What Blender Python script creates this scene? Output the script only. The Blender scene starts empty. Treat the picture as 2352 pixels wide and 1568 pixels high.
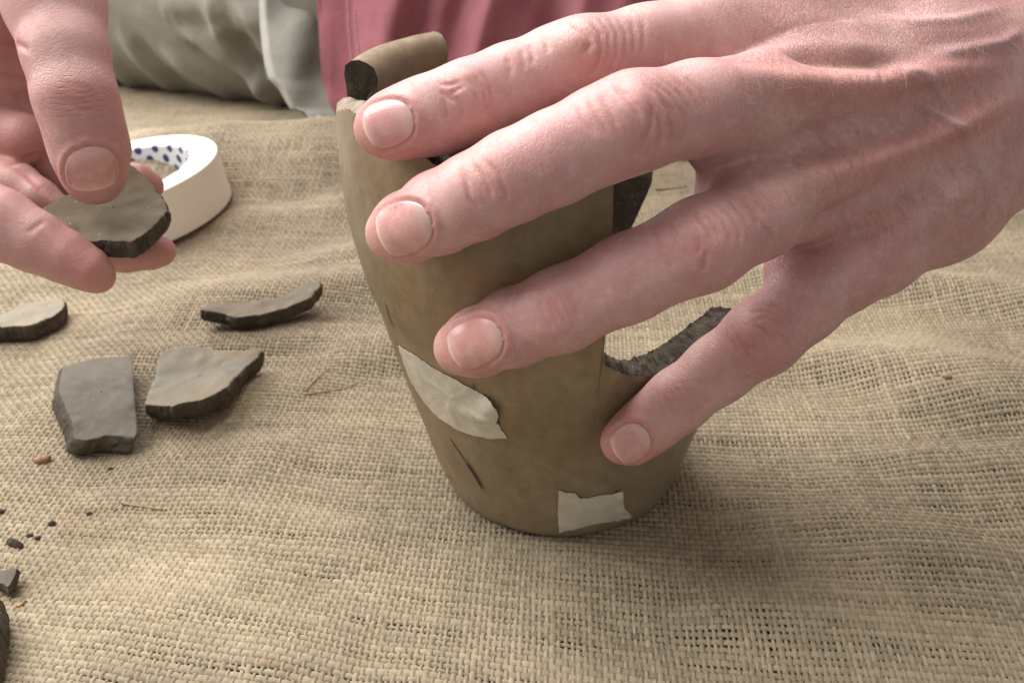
import bpy, math, random
import numpy as np
from mathutils import Vector, Matrix
from mathutils.bvhtree import BVHTree

# ------------------------------------------------------------------ camera, world, sun, exposure
# All geometry below is written in centimetres and stored in metres (S).
S = 0.01
rng = np.random.default_rng(7)
random.seed(7)
sc = bpy.context.scene
COL = sc.collection
TH = math.radians(29.0)                    # camera pitch below the horizontal
CAM = np.array([0.0, 0.0, 19.0])
FPX = 2308.0                               # focal length in pixels of a 2352 px wide picture
RIGHT = np.array([1.0, 0, 0]); FWD = np.array([0, math.cos(TH), -math.sin(TH)]); UP = np.array([0, math.sin(TH), math.cos(TH)])

cd = bpy.data.cameras.new('camera')
cd.sensor_width = 36.0
cd.lens = 36.0 * FPX / 2352.0
cd.clip_start = 0.01; cd.clip_end = 50.0
cd.dof.use_dof = True; cd.dof.focus_distance = 0.226; cd.dof.aperture_fstop = 30.0
cam = bpy.data.objects.new('camera', cd); COL.objects.link(cam)
cam.location = tuple(CAM * S); cam.rotation_euler = (math.pi / 2 - TH, 0, 0)
sc.camera = cam

# the scene is indoors beside a window: one large soft lamp where the window is, and the room's own dim bounce light
world = bpy.data.worlds.new('World'); sc.world = world; world.use_nodes = True
bg = world.node_tree.nodes['Background']; bg.inputs['Color'].default_value = (1.0, 0.965, 0.93, 1); bg.inputs['Strength'].default_value = 0.52
ld = bpy.data.lights.new('window_light', 'AREA'); ld.shape = 'RECTANGLE'; ld.size = 1.9; ld.size_y = 1.6; ld.energy = 86; ld.color = (1.0, 0.985, 0.96)
win = bpy.data.objects.new('window_light', ld); COL.objects.link(win)
win.location = (-0.64, 0.80, 1.02)
win.rotation_euler = (Vector((0.0, 0.30, 0.03)) - win.location).to_track_quat('-Z', 'Y').to_euler()
sc.view_settings.view_transform = 'Standard'; sc.view_settings.look = 'None'
sc.view_settings.gamma = 1.0; sc.view_settings.exposure = -0.08
try:
    sc.cycles.max_bounces = 8; sc.cycles.diffuse_bounces = 4; sc.cycles.use_adaptive_sampling = True
except Exception: pass

# ------------------------------------------------------------------ helpers
def ray(px, py):
    x = (np.asarray(px, float) - 1176.0) / FPX; y = (np.asarray(py, float) - 784.0) / FPX
    return FWD + np.multiply.outer(x, RIGHT) - np.multiply.outer(y, UP)
def P(px, py, z):
    """point seen at (px,py) of the 2352-wide picture at depth z cm"""
    return CAM + np.asarray(z, float)[..., None] * ray(px, py) if np.ndim(z) else CAM + z * ray(px, py)
def project(V):
    d = V - CAM; z = d @ FWD
    return 1176 + FPX * (d @ RIGHT) / z, 784 - FPX * (d @ UP) / z, z

def hash_noise(x, y, seed=0):
    """smooth value noise, vectorised"""
    xi = np.floor(x).astype(np.int64); yi = np.floor(y).astype(np.int64); fx = x - xi; fy = y - yi
    fx = fx * fx * (3 - 2 * fx); fy = fy * fy * (3 - 2 * fy)
    def h(a, b):
        n = (a * 374761393 + b * 668265263 + seed * 974634777) & 0x7fffffff
        n = ((n ^ (n >> 13)) * 1274126177) & 0x7fffffff
        return ((n ^ (n >> 16)) & 0xffff) / 65535.0
    return (h(xi, yi) * (1 - fx) + h(xi + 1, yi) * fx) * (1 - fy) + (h(xi, yi + 1) * (1 - fx) + h(xi + 1, yi + 1) * fx) * fy - 0.5

def link(o, parent=None):
    COL.objects.link(o)
    if parent is not None: o.parent = parent
    return o
def empty(name, loc):
    o = bpy.data.objects.new(name, None); o.empty_display_size = 0.01
    o.location = tuple(np.asarray(loc) * S); return link(o)
def tag(o, label=None, cat=None, group=None, kind=None):
    if label: o['label'] = label
    if cat: o['category'] = cat
    if group: o['group'] = group
    if kind: o['kind'] = kind
    return o
def mesh(name, V, F, mats, parent=None, origin=(0, 0, 0), fm=None, smooth=True, attrs=None, cols=None, sharp=None, uv=None):
    """V in cm (world); F array of quads/tris or list of polygons"""
    me = bpy.data.meshes.new(name)
    V = (np.asarray(V, np.float64) - np.asarray(origin)) * S
    if isinstance(F, np.ndarray):
        n, k = F.shape
        me.vertices.add(len(V)); me.vertices.foreach_set('co', V.astype(np.float32).ravel())
        me.loops.add(n * k); me.loops.foreach_set('vertex_index', F.astype(np.int32).ravel())
        me.polygons.add(n); me.polygons.foreach_set('loop_start', np.arange(0, n * k, k, dtype=np.int32))
        me.update(calc_edges=True)
    else:
        me.from_pydata([tuple(v) for v in V], [], F)
    if not isinstance(mats, (list, tuple)): mats = [mats]
    for m in mats: me.materials.append(m)
    if fm is not None: me.polygons.foreach_set('material_index', np.asarray(fm, np.int32))
    me.polygons.foreach_set('use_smooth', np.full(len(me.polygons), smooth))
    for k, v in (attrs or {}).items():
        a = me.attributes.new(k, 'FLOAT', 'POINT'); a.data.foreach_set('value', np.asarray(v, np.float32))
    if cols is not None:
        a = me.attributes.new('Col', 'FLOAT_COLOR', 'POINT')
        c = np.ones((len(V), 4), np.float32); c[:, :3] = cols; a.data.foreach_set('color', c.ravel())
    if uv is not None:
        l = me.uv_layers.new(name='UVMap'); idx = np.zeros(len(me.loops), np.int32); me.loops.foreach_get('vertex_index', idx)
        l.data.foreach_set('uv', np.asarray(uv, np.float32)[idx].ravel())
    me.validate(); me.update()
    if sharp: me.set_sharp_from_angle(angle=math.radians(sharp))
    o = bpy.data.objects.new(name, me)
    if parent is None: o.location = tuple(np.asarray(origin) * S)
    return link(o, parent)
def grid_faces(nr, nc, cyc=False):
    r = np.arange(nr - 1)[:, None]; c = np.arange(nc if cyc else nc - 1)[None, :]; c2 = (c + 1) % nc
    return np.stack([r * nc + c, r * nc + c2, (r + 1) * nc + c2, (r + 1) * nc + c], -1).reshape(-1, 4)

def new_mat(name):
    m = bpy.data.materials.new(name); m.use_nodes = True
    return m, m.node_tree.nodes, m.node_tree.links, m.node_tree.nodes['Principled BSDF']
def coords(n, l, scale, obj=True):
    t = n.new('ShaderNodeTexCoord'); mp = n.new('ShaderNodeMapping'); mp.inputs['Scale'].default_value = (scale,) * 3 if np.isscalar(scale) else scale
    l.new(t.outputs['Object'], mp.inputs[0]); return mp.outputs[0]
def noise(n, l, vec, scale, detail=4, rough=0.55):
    t = n.new('ShaderNodeTexNoise'); t.inputs['Scale'].default_value = scale; t.inputs['Detail'].default_value = detail; t.inputs['Roughness'].default_value = rough
    l.new(vec, t.inputs['Vector']); return t.outputs[0]
def ramp(n, l, fac, stops):
    r = n.new('ShaderNodeValToRGB'); l.new(fac, r.inputs[0])
    e = r.color_ramp.elements
    while len(e) < len(stops): e.new(0.5)
    for k, (p, c) in enumerate(stops):
        e[k].position = p; e[k].color = (c, c, c, 1) if np.isscalar(c) else (*c, 1)
    return r.outputs[0]
def mixc(n, l, fac, a, b, mode='MIX'):
    m = n.new('ShaderNodeMix'); m.data_type = 'RGBA'; m.blend_type = mode
    for sock, v in ((m.inputs[0], fac), (m.inputs[6], a), (m.inputs[7], b)):
        if hasattr(v, 'links'): l.new(v, sock)
        elif np.isscalar(v): sock.default_value = v
        else: sock.default_value = (*v, 1)
    return m.outputs[2]
def math_(n, l, op, a, b=None, c=None):
    m = n.new('ShaderNodeMath'); m.operation = op
    for s, v in zip(m.inputs, (a, b, c)):
        if v is None: continue
        if hasattr(v, 'links'): l.new(v, s)
        else: s.default_value = v
    return m.outputs[0]
def bump(n, l, h, strength, dist, prev=None):
    b = n.new('ShaderNodeBump'); b.inputs['Strength'].default_value = strength; b.inputs['Distance'].default_value = dist
    l.new(h, b.inputs['Height'])
    if prev is not None: l.new(prev, b.inputs['Normal'])
    return b.outputs[0]
def attr(n, name):
    a = n.new('ShaderNodeAttribute'); a.attribute_name = name; return a

# ------------------------------------------------------------------ materials
def mat_cloth_weave():
    m, n, l, b = new_mat('jute yarn')
    a = attr(n, 'Col'); v = coords(n, l, 1.0)
    f = noise(n, l, v, 2600, 3, 0.6)
    c = mixc(n, l, 0.55, a.outputs['Color'], ramp(n, l, f, [(0.3, 0.62), (0.7, 1.12)]), 'MULTIPLY')
    l.new(c, b.inputs['Base Color']); b.inputs['Roughness'].default_value = 0.85
    b.inputs['Specular IOR Level'].default_value = 0.25
    l.new(bump(n, l, f, 0.5, 0.0002), b.inputs['Normal']); return m
def mat_sheet():
    m, n, l, b = new_mat('jute sheet'); v = coords(n, l, 1.0)
    w1 = n.new('ShaderNodeTexWave'); w1.inputs['Scale'].default_value = 98; w1.bands_direction = 'X'; l.new(v, w1.inputs[0])
    w2 = n.new('ShaderNodeTexWave'); w2.inputs['Scale'].default_value = 98; w2.bands_direction = 'Y'; l.new(v, w2.inputs[0])
    h = math_(n, l, 'MAXIMUM', w1.outputs[1], w2.outputs[1])
    f = noise(n, l, v, 60, 4)
    l.new(mixc(n, l, f, (0.16, 0.115, 0.065), (0.24, 0.18, 0.11)), b.inputs['Base Color']); b.inputs['Roughness'].default_value = 0.9
    l.new(bump(n, l, h, 0.8, 0.0008), b.inputs['Normal']); return m
def mat_clay(name, base, alt, rough=0.55, grit=0.3):
    m, n, l, b = new_mat(name); v = coords(n, l, 1.0)
    f1 = noise(n, l, v, 35, 5, 0.6); f2 = noise(n, l, v, 260, 5, 0.65)
    c = mixc(n, l, ramp(n, l, f1, [(0.35, 0.0), (0.68, 1.0)]), base, alt)
    fb = noise(n, l, v, 14, 3, 0.5); g_ = sum(base) / 3 * 1.08
    c = mixc(n, l, ramp(n, l, fb, [(0.42, 0.0), (0.64, 0.45)]), c, (g_ * 1.20, g_, g_ * 0.76))
    c = mixc(n, l, 0.6, c, ramp(n, l, f2, [(0.3, 0.70), (0.7, 1.18)]), 'MULTIPLY')
    st = n.new('ShaderNodeMapping'); st.inputs['Scale'].default_value = (1.0, 1.0, 0.12); l.new(v, st.inputs[0])
    c = mixc(n, l, 0.35, c, ramp(n, l, noise(n, l, st.outputs[0], 240, 3, 0.6), [(0.35, 0.80), (0.65, 1.10)]), 'MULTIPLY')
    vo = n.new('ShaderNodeTexVoronoi'); vo.inputs['Scale'].default_value = 330; l.new(v, vo.inputs['Vector'])
    spk = ramp(n, l, vo.outputs['Distance'], [(0.05, 1.0), (0.13, 0.0)])
    sel = ramp(n, l, noise(n, l, v, 150, 2), [(0.58, 0.0), (0.64, 1.0)])
    c = mixc(n, l, math_(n, l, 'MULTIPLY', math_(n, l, 'MULTIPLY', spk, sel), 0.55), c, (0.03, 0.025, 0.018))
    # pale mica flecks
    vo2 = n.new('ShaderNodeTexVoronoi'); vo2.inputs['Scale'].default_value = 560; l.new(v, vo2.inputs['Vector'])
    g = ramp(n, l, vo2.outputs['Distance'], [(0.08, 1.0), (0.15, 0.0)])
    sel2 = ramp(n, l, noise(n, l, v, 320, 1), [(0.62, 0.0), (0.66, 1.0)])
    gm = math_(n, l, 'MULTIPLY', math_(n, l, 'MULTIPLY', g, sel2), grit)
    c = mixc(n, l, gm, c, (0.75, 0.74, 0.7))
    c = mixc(n, l, math_(n, l, 'MULTIPLY', attr(n, 'vein').outputs['Fac'], ramp(n, l, noise(n, l, v, 500, 2), [(0.3, 0.2), (0.55, 1)])), c, (0.33, 0.13, 0.03))
    c = mixc(n, l, attr(n, 'red').outputs['Fac'], c, (0.02, 0.014, 0.01))
    l.new(c, b.inputs['Base Color'])
    l.new(ramp(n, l, f2, [(0.3, rough - 0.1), (0.7, rough + 0.12)]), b.inputs['Roughness']); b.inputs['Specular IOR Level'].default_value = 0.22 if rough > .5 else 0.32
    nn = bump(n, l, f1, 0.4, 0.0016); nn = bump(n, l, f2, 0.4, 0.00035, nn)
    l.new(nn, b.inputs['Normal']); return m
def mat_fracture(name, a, c2):
    m, n, l, b = new_mat(name); v = coords(n, l, 1.0)
    f = noise(n, l, v, 420, 6, 0.7); f1 = noise(n, l, v, 120, 3)
    c = mixc(n, l, ramp(n, l, f1, [(0.4, 0), (0.65, 1)]), a, c2)
    c = mixc(n, l, 0.7, c, ramp(n, l, f, [(0.3, 0.4), (0.75, 1.5)]), 'MULTIPLY')
    vo = n.new('ShaderNodeTexVoronoi'); vo.inputs['Scale'].default_value = 800; l.new(v, vo.inputs['Vector'])
    g = ramp(n, l, vo.outputs['Distance'], [(0.10, 1.0), (0.18, 0.0)])
    sel = ramp(n, l, noise(n, l, v, 300, 1), [(0.56, 0), (0.6, 1)])
    c = mixc(n, l, math_(n, l, 'MULTIPLY', math_(n, l, 'MULTIPLY', g, sel), 0.6), c, (0.5, 0.47, 0.4))
    l.new(c, b.inputs['Base Color']); b.inputs['Roughness'].default_value = 0.8
    nn = bump(n, l, f, 0.9, 0.0012); l.new(nn, b.inputs['Normal']); return m
def mat_skin(name, axis):
    """axis: direction of the fingers; the fine furrows of the skin run mostly across it"""
    m, n, l, b = new_mat(name); v = coords(n, l, 1.0)
    red = attr(n, 'red').outputs['Fac']; wm = attr(n, 'wmask').outputs['Fac']; wu = attr(n, 'wu').outputs['Fac']; ven = attr(n, 'vein').outputs['Fac']
    ea = Vector(axis).normalized(); eb = ea.cross(Vector((0.2, 0.5, 1))).normalized(); ec = ea.cross(eb)
    def dot(d, k):
        q = n.new('ShaderNodeVectorMath'); q.operation = 'DOT_PRODUCT'; l.new(v, q.inputs[0]); q.inputs[1].default_value = tuple(d)
        return math_(n, l, 'MULTIPLY', q.outputs['Value'], k)
    cx = n.new('ShaderNodeCombineXYZ')
    for k, (d, sc_) in enumerate(((ea, 1.0), (eb, 0.42), (ec, 0.42))): l.new(dot(d, sc_), cx.inputs[k])
    av = cx.outputs[0]
    f0 = noise(n, l, v, 55, 3, 0.5); f1 = noise(n, l, v, 190, 4, 0.65); f2 = noise(n, l, v, 1100, 3, 0.6); f3 = noise(n, l, v, 420, 3, 0.6)
    c = mixc(n, l, ramp(n, l, f0, [(0.38, 0), (0.62, 1)]), (0.550, 0.335, 0.310), (0.480, 0.258, 0.246))
    c = mixc(n, l, math_(n, l, 'MULTIPLY', ramp(n, l, f1, [(0.46, 0), (0.70, 1)]), 0.50), c, (0.445, 0.190, 0.180))
    c = mixc(n, l, math_(n, l, 'MULTIPLY', ramp(n, l, f3, [(0.52, 0), (0.72, 1)]), 0.35), c, (0.64, 0.46, 0.42))
    c = mixc(n, l, red, c, (0.500, 0.195, 0.165))
    c = mixc(n, l, math_(n, l, 'MULTIPLY', ven, 0.55), c, (0.36, 0.26, 0.30))
    # furrows across the joints
    warp = math_(n, l, 'MULTIPLY', math_(n, l, 'SUBTRACT', noise(n, l, v, 120, 3), 0.5), 0.30)
    ph = math_(n, l, 'MULTIPLY', math_(n, l, 'ADD', wu, warp), 2 * math.pi * 7.0)
    cr = math_(n, l, 'POWER', math_(n, l, 'ADD', math_(n, l, 'MULTIPLY', math_(n, l, 'SINE', ph), 0.5), 0.5), 6.0)
    cr = math_(n, l, 'MULTIPLY', math_(n, l, 'MULTIPLY', cr, ramp(n, l, noise(n, l, v, 200, 2), [(0.42, 0.0), (0.62, 1.0)])), wm)
    # the net of fine furrows
    nz = n.new('ShaderNodeTexNoise'); nz.inputs['Scale'].default_value = 260; nz.inputs['Detail'].default_value = 3; l.new(v, nz.inputs['Vector'])
    s1 = n.new('ShaderNodeVectorMath'); s1.operation = 'SCALE'; s1.inputs['Scale'].default_value = 0.0022; l.new(nz.outputs['Color'], s1.inputs[0])
    wv = n.new('ShaderNodeVectorMath'); wv.operation = 'ADD'; l.new(av, wv.inputs[0]); l.new(s1.outputs[0], wv.inputs[1])
    def net(scale, edge):
        vo = n.new('ShaderNodeTexVoronoi'); vo.feature = 'DISTANCE_TO_EDGE'; vo.inputs['Scale'].default_value = scale; l.new(wv.outputs[0], vo.inputs['Vector'])
        return ramp(n, l, vo.outputs['Distance'], [(0.0, 1.0), (edge, 0.0)])
    g1 = net(1000, 0.15); g2 = net(1900, 0.2)
    area = math_(n, l, 'ADD', ramp(n, l, noise(n, l, v, 70, 2), [(0.35, 0.35), (0.65, 1.0)]), math_(n, l, 'MULTIPLY', attr(n, 'back').outputs['Fac'], 1.1))
    gr = math_(n, l, 'MULTIPLY', math_(n, l, 'ADD', math_(n, l, 'MULTIPLY', g1, 0.6), math_(n, l, 'MULTIPLY', g2, 0.4)), area)
    c = mixc(n, l, math_(n, l, 'MULTIPLY', gr, 0.20), c, (0.40, 0.17, 0.15))
    c = mixc(n, l, math_(n, l, 'MULTIPLY', cr, 0.40), c, (0.36, 0.13, 0.11))
    l.new(c, b.inputs['Base Color'])
    h = math_(n, l, 'MULTIPLY', math_(n, l, 'ADD', math_(n, l, 'MULTIPLY', gr, 0.34), cr), -1.0)
    h = math_(n, l, 'ADD', h, math_(n, l, 'MULTIPLY', f1, 0.14))
    nn = bump(n, l, h, 0.6, 0.00034); nn = bump(n, l, f2, 0.15, 0.00012, nn)
    l.new(nn, b.inputs['Normal'])
    l.new(ramp(n, l, f1, [(0.3, 0.40), (0.7, 0.58)]), b.inputs['Roughness']); b.inputs['Specular IOR Level'].default_value = 0.45
    b.inputs['Subsurface Weight'].default_value = 0.22; b.inputs['Subsurface Radius'].default_value = (1.0, 0.38, 0.22); b.inputs['Subsurface Scale'].default_value = 0.0025
    return m
def mat_nail():
    m, n, l, b = new_mat('nail'); v = coords(n, l, 1.0)
    t = attr(n, 'nu').outputs['Fac']; w = attr(n, 'nv').outputs['Fac']
    f = noise(n, l, v, 350, 2)
    base = ramp(n, l, t, [(0.0, (0.66, 0.50, 0.44)), (0.06, (0.62, 0.40, 0.36)), (0.16, (0.64, 0.41, 0.38)), (0.30, (0.58, 0.305, 0.29)), (0.80, (0.56, 0.28, 0.265)), (0.93, (0.62, 0.36, 0.33)), (1.0, (0.74, 0.62, 0.55))])
    oi = n.new('ShaderNodeObjectInfo')
    base = mixc(n, l, math_(n, l, 'MULTIPLY', oi.outputs['Random'], 0.35), base, (0.52, 0.24, 0.21))
    base = mixc(n, l, math_(n, l, 'MULTIPLY', ramp(n, l, f, [(0.45, 0), (0.7, 1)]), 0.3), base, (0.70, 0.50, 0.46))
    l.new(base, b.inputs['Base Color']); b.inputs['Roughness'].default_value = 0.24; b.inputs['Specular IOR Level'].default_value = 0.55
    rid = n.new('ShaderNodeMath'); rid.operation = 'SINE'; l.new(math_(n, l, 'MULTIPLY', math_(n, l, 'ADD', w, math_(n, l, 'MULTIPLY', f, 0.05)), 70.0), rid.inputs[0])
    l.new(bump(n, l, rid.outputs[0], 0.05, 0.00008, bump(n, l, f, 0.25, 0.0002)), b.inputs['Normal'])
    b.inputs['Subsurface Weight'].default_value = 0.25; b.inputs['Subsurface Radius'].default_value = (1, 0.4, 0.25); b.inputs['Subsurface Scale'].default_value = 0.002
    return m
def mat_fabric(name, c1, c2, thread=2200, rough=0.9):
    m, n, l, b = new_mat(name); v = coords(n, l, 1.0)
    f = noise(n, l, v, 40, 4); g = noise(n, l, v, thread, 2)
    c = mixc(n, l, ramp(n, l, f, [(0.3, 0), (0.7, 1)]), c1, c2)
    c = mixc(n, l, 0.35, c, ramp(n, l, g, [(0.3, 0.8), (0.7, 1.15)]), 'MULTIPLY')
    l.new(c, b.inputs['Base Color']); b.inputs['Roughness'].default_value = rough; b.inputs['Specular IOR Level'].default_value = 0.2
    b.inputs['Sheen Weight'].default_value = 0.15
    nn = bump(n, l, noise(n, l, v, 90, 3), 0.35, 0.002); nn = bump(n, l, g, 0.3, 0.0002, nn); l.new(nn, b.inputs['Normal']); return m
def mat_plain(name, c, rough=0.6, spec=0.4, nscale=300, amp=0.12, bmp=0.2):
    m, n, l, b = new_mat(name); v = coords(n, l, 1.0); f = noise(n, l, v, nscale, 4)
    lo = tuple(x * (1 - amp) for x in c); hi = tuple(min(1, x * (1 + amp)) for x in c)
    l.new(mixc(n, l, ramp(n, l, f, [(0.3, 0), (0.7, 1)]), lo, hi), b.inputs['Base Color'])
    b.inputs['Roughness'].default_value = rough; b.inputs['Specular IOR Level'].default_value = spec
    l.new(bump(n, l, f, bmp, 0.0004), b.inputs['Normal']); return m
def mat_tape_strip():
    m, n, l, b = new_mat('tape paper'); v = coords(n, l, 1.0); f = noise(n, l, v, 170, 5, 0.65); c0 = noise(n, l, v, 1500, 2)
    c = mixc(n, l, ramp(n, l, f, [(0.35, 0), (0.7, 1)]), (0.50, 0.455, 0.36), (0.62, 0.575, 0.48)); l.new(c, b.inputs['Base Color'])
    b.inputs['Roughness'].default_value = 0.5; l.new(bump(n, l, c0, 0.3, 0.0002, bump(n, l, f, 0.4, 0.0008)), b.inputs['Normal'])
    return m
def mat_core():
    m, n, l, b = new_mat('printed card core')
    uvn = n.new('ShaderNodeUVMap'); sp = n.new('ShaderNodeSeparateXYZ'); l.new(uvn.outputs[0], sp.inputs[0])
    def dots(ou, ov):
        fu = math_(n, l, 'SUBTRACT', math_(n, l, 'FRACT', math_(n, l, 'ADD', sp.outputs[0], ou)), 0.5)
        fv = math_(n, l, 'SUBTRACT', math_(n, l, 'FRACT', math_(n, l, 'ADD', sp.outputs[1], ov)), 0.5)
        d = math_(n, l, 'SQRT', math_(n, l, 'ADD', math_(n, l, 'MULTIPLY', fu, fu), math_(n, l, 'MULTIPLY', fv, fv)))
        return ramp(n, l, d, [(0.195, 1.0), (0.215, 0.0)])
    k = math_(n, l, 'MAXIMUM', dots(0, 0), dots(0.5, 0.5))
    # only two rows of print round the middle of the card
    band = math_(n, l, 'MULTIPLY', math_(n, l, 'GREATER_THAN', sp.outputs[1], 0.05), math_(n, l, 'LESS_THAN', sp.outputs[1], 2.45))
    l.new(mixc(n, l, math_(n, l, 'MULTIPLY', k, band), (0.72, 0.73, 0.76), (0.035, 0.035, 0.16)), b.inputs['Base Color']); b.inputs['Roughness'].default_value = 0.45
    return m

M_WEAVE = mat_cloth_weave(); M_SHEET = mat_sheet()
M_POT = mat_clay('burnished buff clay', (0.272, 0.202, 0.120), (0.196, 0.132, 0.066), 0.38, 0.16)
M_POTIN = mat_clay('dark inner clay', (0.075, 0.062, 0.045), (0.10, 0.08, 0.055), 0.75, 0.1)
M_FRAC = mat_fracture('black clay fracture', (0.045, 0.035, 0.022), (0.085, 0.060, 0.036))
M_FRAC2 = mat_fracture('brown clay fracture', (0.045, 0.032, 0.022), (0.095, 0.068, 0.046))
M_SHERD = mat_clay('grey clay', (0.132, 0.106, 0.069), (0.190, 0.143, 0.083), 0.66, 0.7)
M_SHERDG = mat_clay('dark grey clay', (0.076, 0.061, 0.043), (0.125, 0.097, 0.063), 0.60, 0.7)
M_SKIN = mat_skin('skin', P(2300, 120, 25.5) - P(900, 530, 22.0)); M_SKINR = mat_skin('skin of the holding hand', (0.35, 0.25, -1.0)); M_NAIL = mat_nail()
M_TROUS = mat_fabric('khaki cotton', (0.250, 0.242, 0.206), (0.300, 0.290, 0.254))
M_SHIRT = mat_fabric('faded red cotton', (0.285, 0.094, 0.112), (0.365, 0.140, 0.162))
M_TAPE = mat_plain('cream masking tape', (0.86, 0.81, 0.69), 0.55, 0.35, 900, 0.03, 0.1)
M_TAPETOP = mat_plain('cream tape edge', (0.88, 0.86, 0.78), 0.6, 0.3, 900, 0.03, 0.1)
M_CORE = mat_core(); M_STRIP = mat_tape_strip()
M_STRAW = mat_plain('dry straw', (0.36, 0.23, 0.11), 0.5, 0.4, 600, 0.3)
M_PEB = mat_plain('brown pebble', (0.26, 0.12, 0.055), 0.45, 0.4, 500, 0.4, 0.4)
M_CRUMB = mat_plain('dark soil', (0.055, 0.04, 0.03), 0.9, 0.2, 700, 0.5, 0.8)
M_WHITE = mat_plain('white thread', (0.48, 0.27, 0.30), 0.8, 0.2)

# ------------------------------------------------------------------ ground and burlap cloth
def gauss_ridge(x, y, x0, y0, x1, y1, amp, sig):
    """soft ridge along a segment"""
    dx, dy = x1 - x0, y1 - y0; L2 = dx * dx + dy * dy
    t = np.clip(((x - x0) * dx + (y - y0) * dy) / L2, -0.25, 1.25)
    d2 = (x - x0 - t * dx) ** 2 + (y - y0 - t * dy) ** 2
    e = np.clip(np.minimum(t + 0.25, 1.25 - t) / 0.5, 0, 1); e = e * e * (3 - 2 * e)
    return amp * e * np.exp(-d2 / (2 * sig * sig))
RIDGES = [(-24, 53, -3, 56, 2.4, 3.6),      # the hump behind the tape roll
          (-14, 37, 0, 40.5, 0.70, 1.2), (-16, 33.0, -4, 34.6, 0.42, 1.0), (-16, 29.5, -8, 30.6, 0.26, 0.8), (-7, 31.5, -2.5, 34.5, 0.35, 0.8),
          (11, 40, 24, 37, 1.0, 1.2), (10, 33.0, 19, 31.0, 0.70, 1.0), (14, 30, 24, 27.5, 0.6, 1.1), (12, 26.5, 18, 26.0, 0.35, 0.8), (5, 45, 18, 45, 1.0, 2.2),
          (-11, 20, -5, 17.6, 0.36, 1.1), (5, 19.2, 9, 20.8, 0.26, 1.0), (-10, 24, -4, 22, 0.32, 0.9), (9, 22.6, 14, 21.6, 0.26, 0.9),
          (-12, 26.4, -7, 25.6, 0.22, 0.8), (-3.0, 17.4, 1, 16.2, 0.24, 1.0), (-9, 41.5, -1, 44.5, 0.45, 1.0), (-15, 45, -7, 48, 0.5, 1.1)]
def Hg(x, y):
    x = np.asarray(x, float); y = np.asarray(y, float)
    z = 0.34 * hash_noise(x / 6.1 + 3.3, y / 5.2 + 1.7, 1) + 0.26 * hash_noise(x / 2.7, y / 2.1 + 9.1, 2) + 0.09 * hash_noise(x / 1.2 + y / 4, y / 1.0 + 4.1, 3)
    flat = 1 - np.exp(-(((x - 1.58) ** 2 + (y - 26) ** 2) / 26.0) ** 2)
    for r in RIDGES: z = z + gauss_ridge(x, y, *r)
    return z * flat

def on_ground(px, py, lift=0.0):
    """point on the cloth seen at a pixel"""
    px = np.atleast_1d(np.asarray(px, float)); py = np.atleast_1d(np.asarray(py, float)); d = ray(px, py)
    t = np.full(len(px), 12.0); done = np.zeros(len(px), bool); res = t.copy()
    for k in range(1400):
        p = CAM + t[:, None] * d
        below = p[:, 2] - Hg(p[:, 0], p[:, 1]) - lift < 0
        new = below & ~done; res[new] = t[new]; done |= below
        if done.all(): break
        t = t + 0.06
    return CAM + res[:, None] * d

gx = np.linspace(-90, 90, 181); gy = np.linspace(4, 150, 147)
GX, GY = np.meshgrid(gx, gy)
GV = np.stack([GX, GY, Hg(GX, GY) - 0.5], -1).reshape(-1, 3)
ground = mesh('ground', GV, grid_faces(len(gy), len(gx)), M_SHEET); tag(ground, kind='structure')

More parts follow.
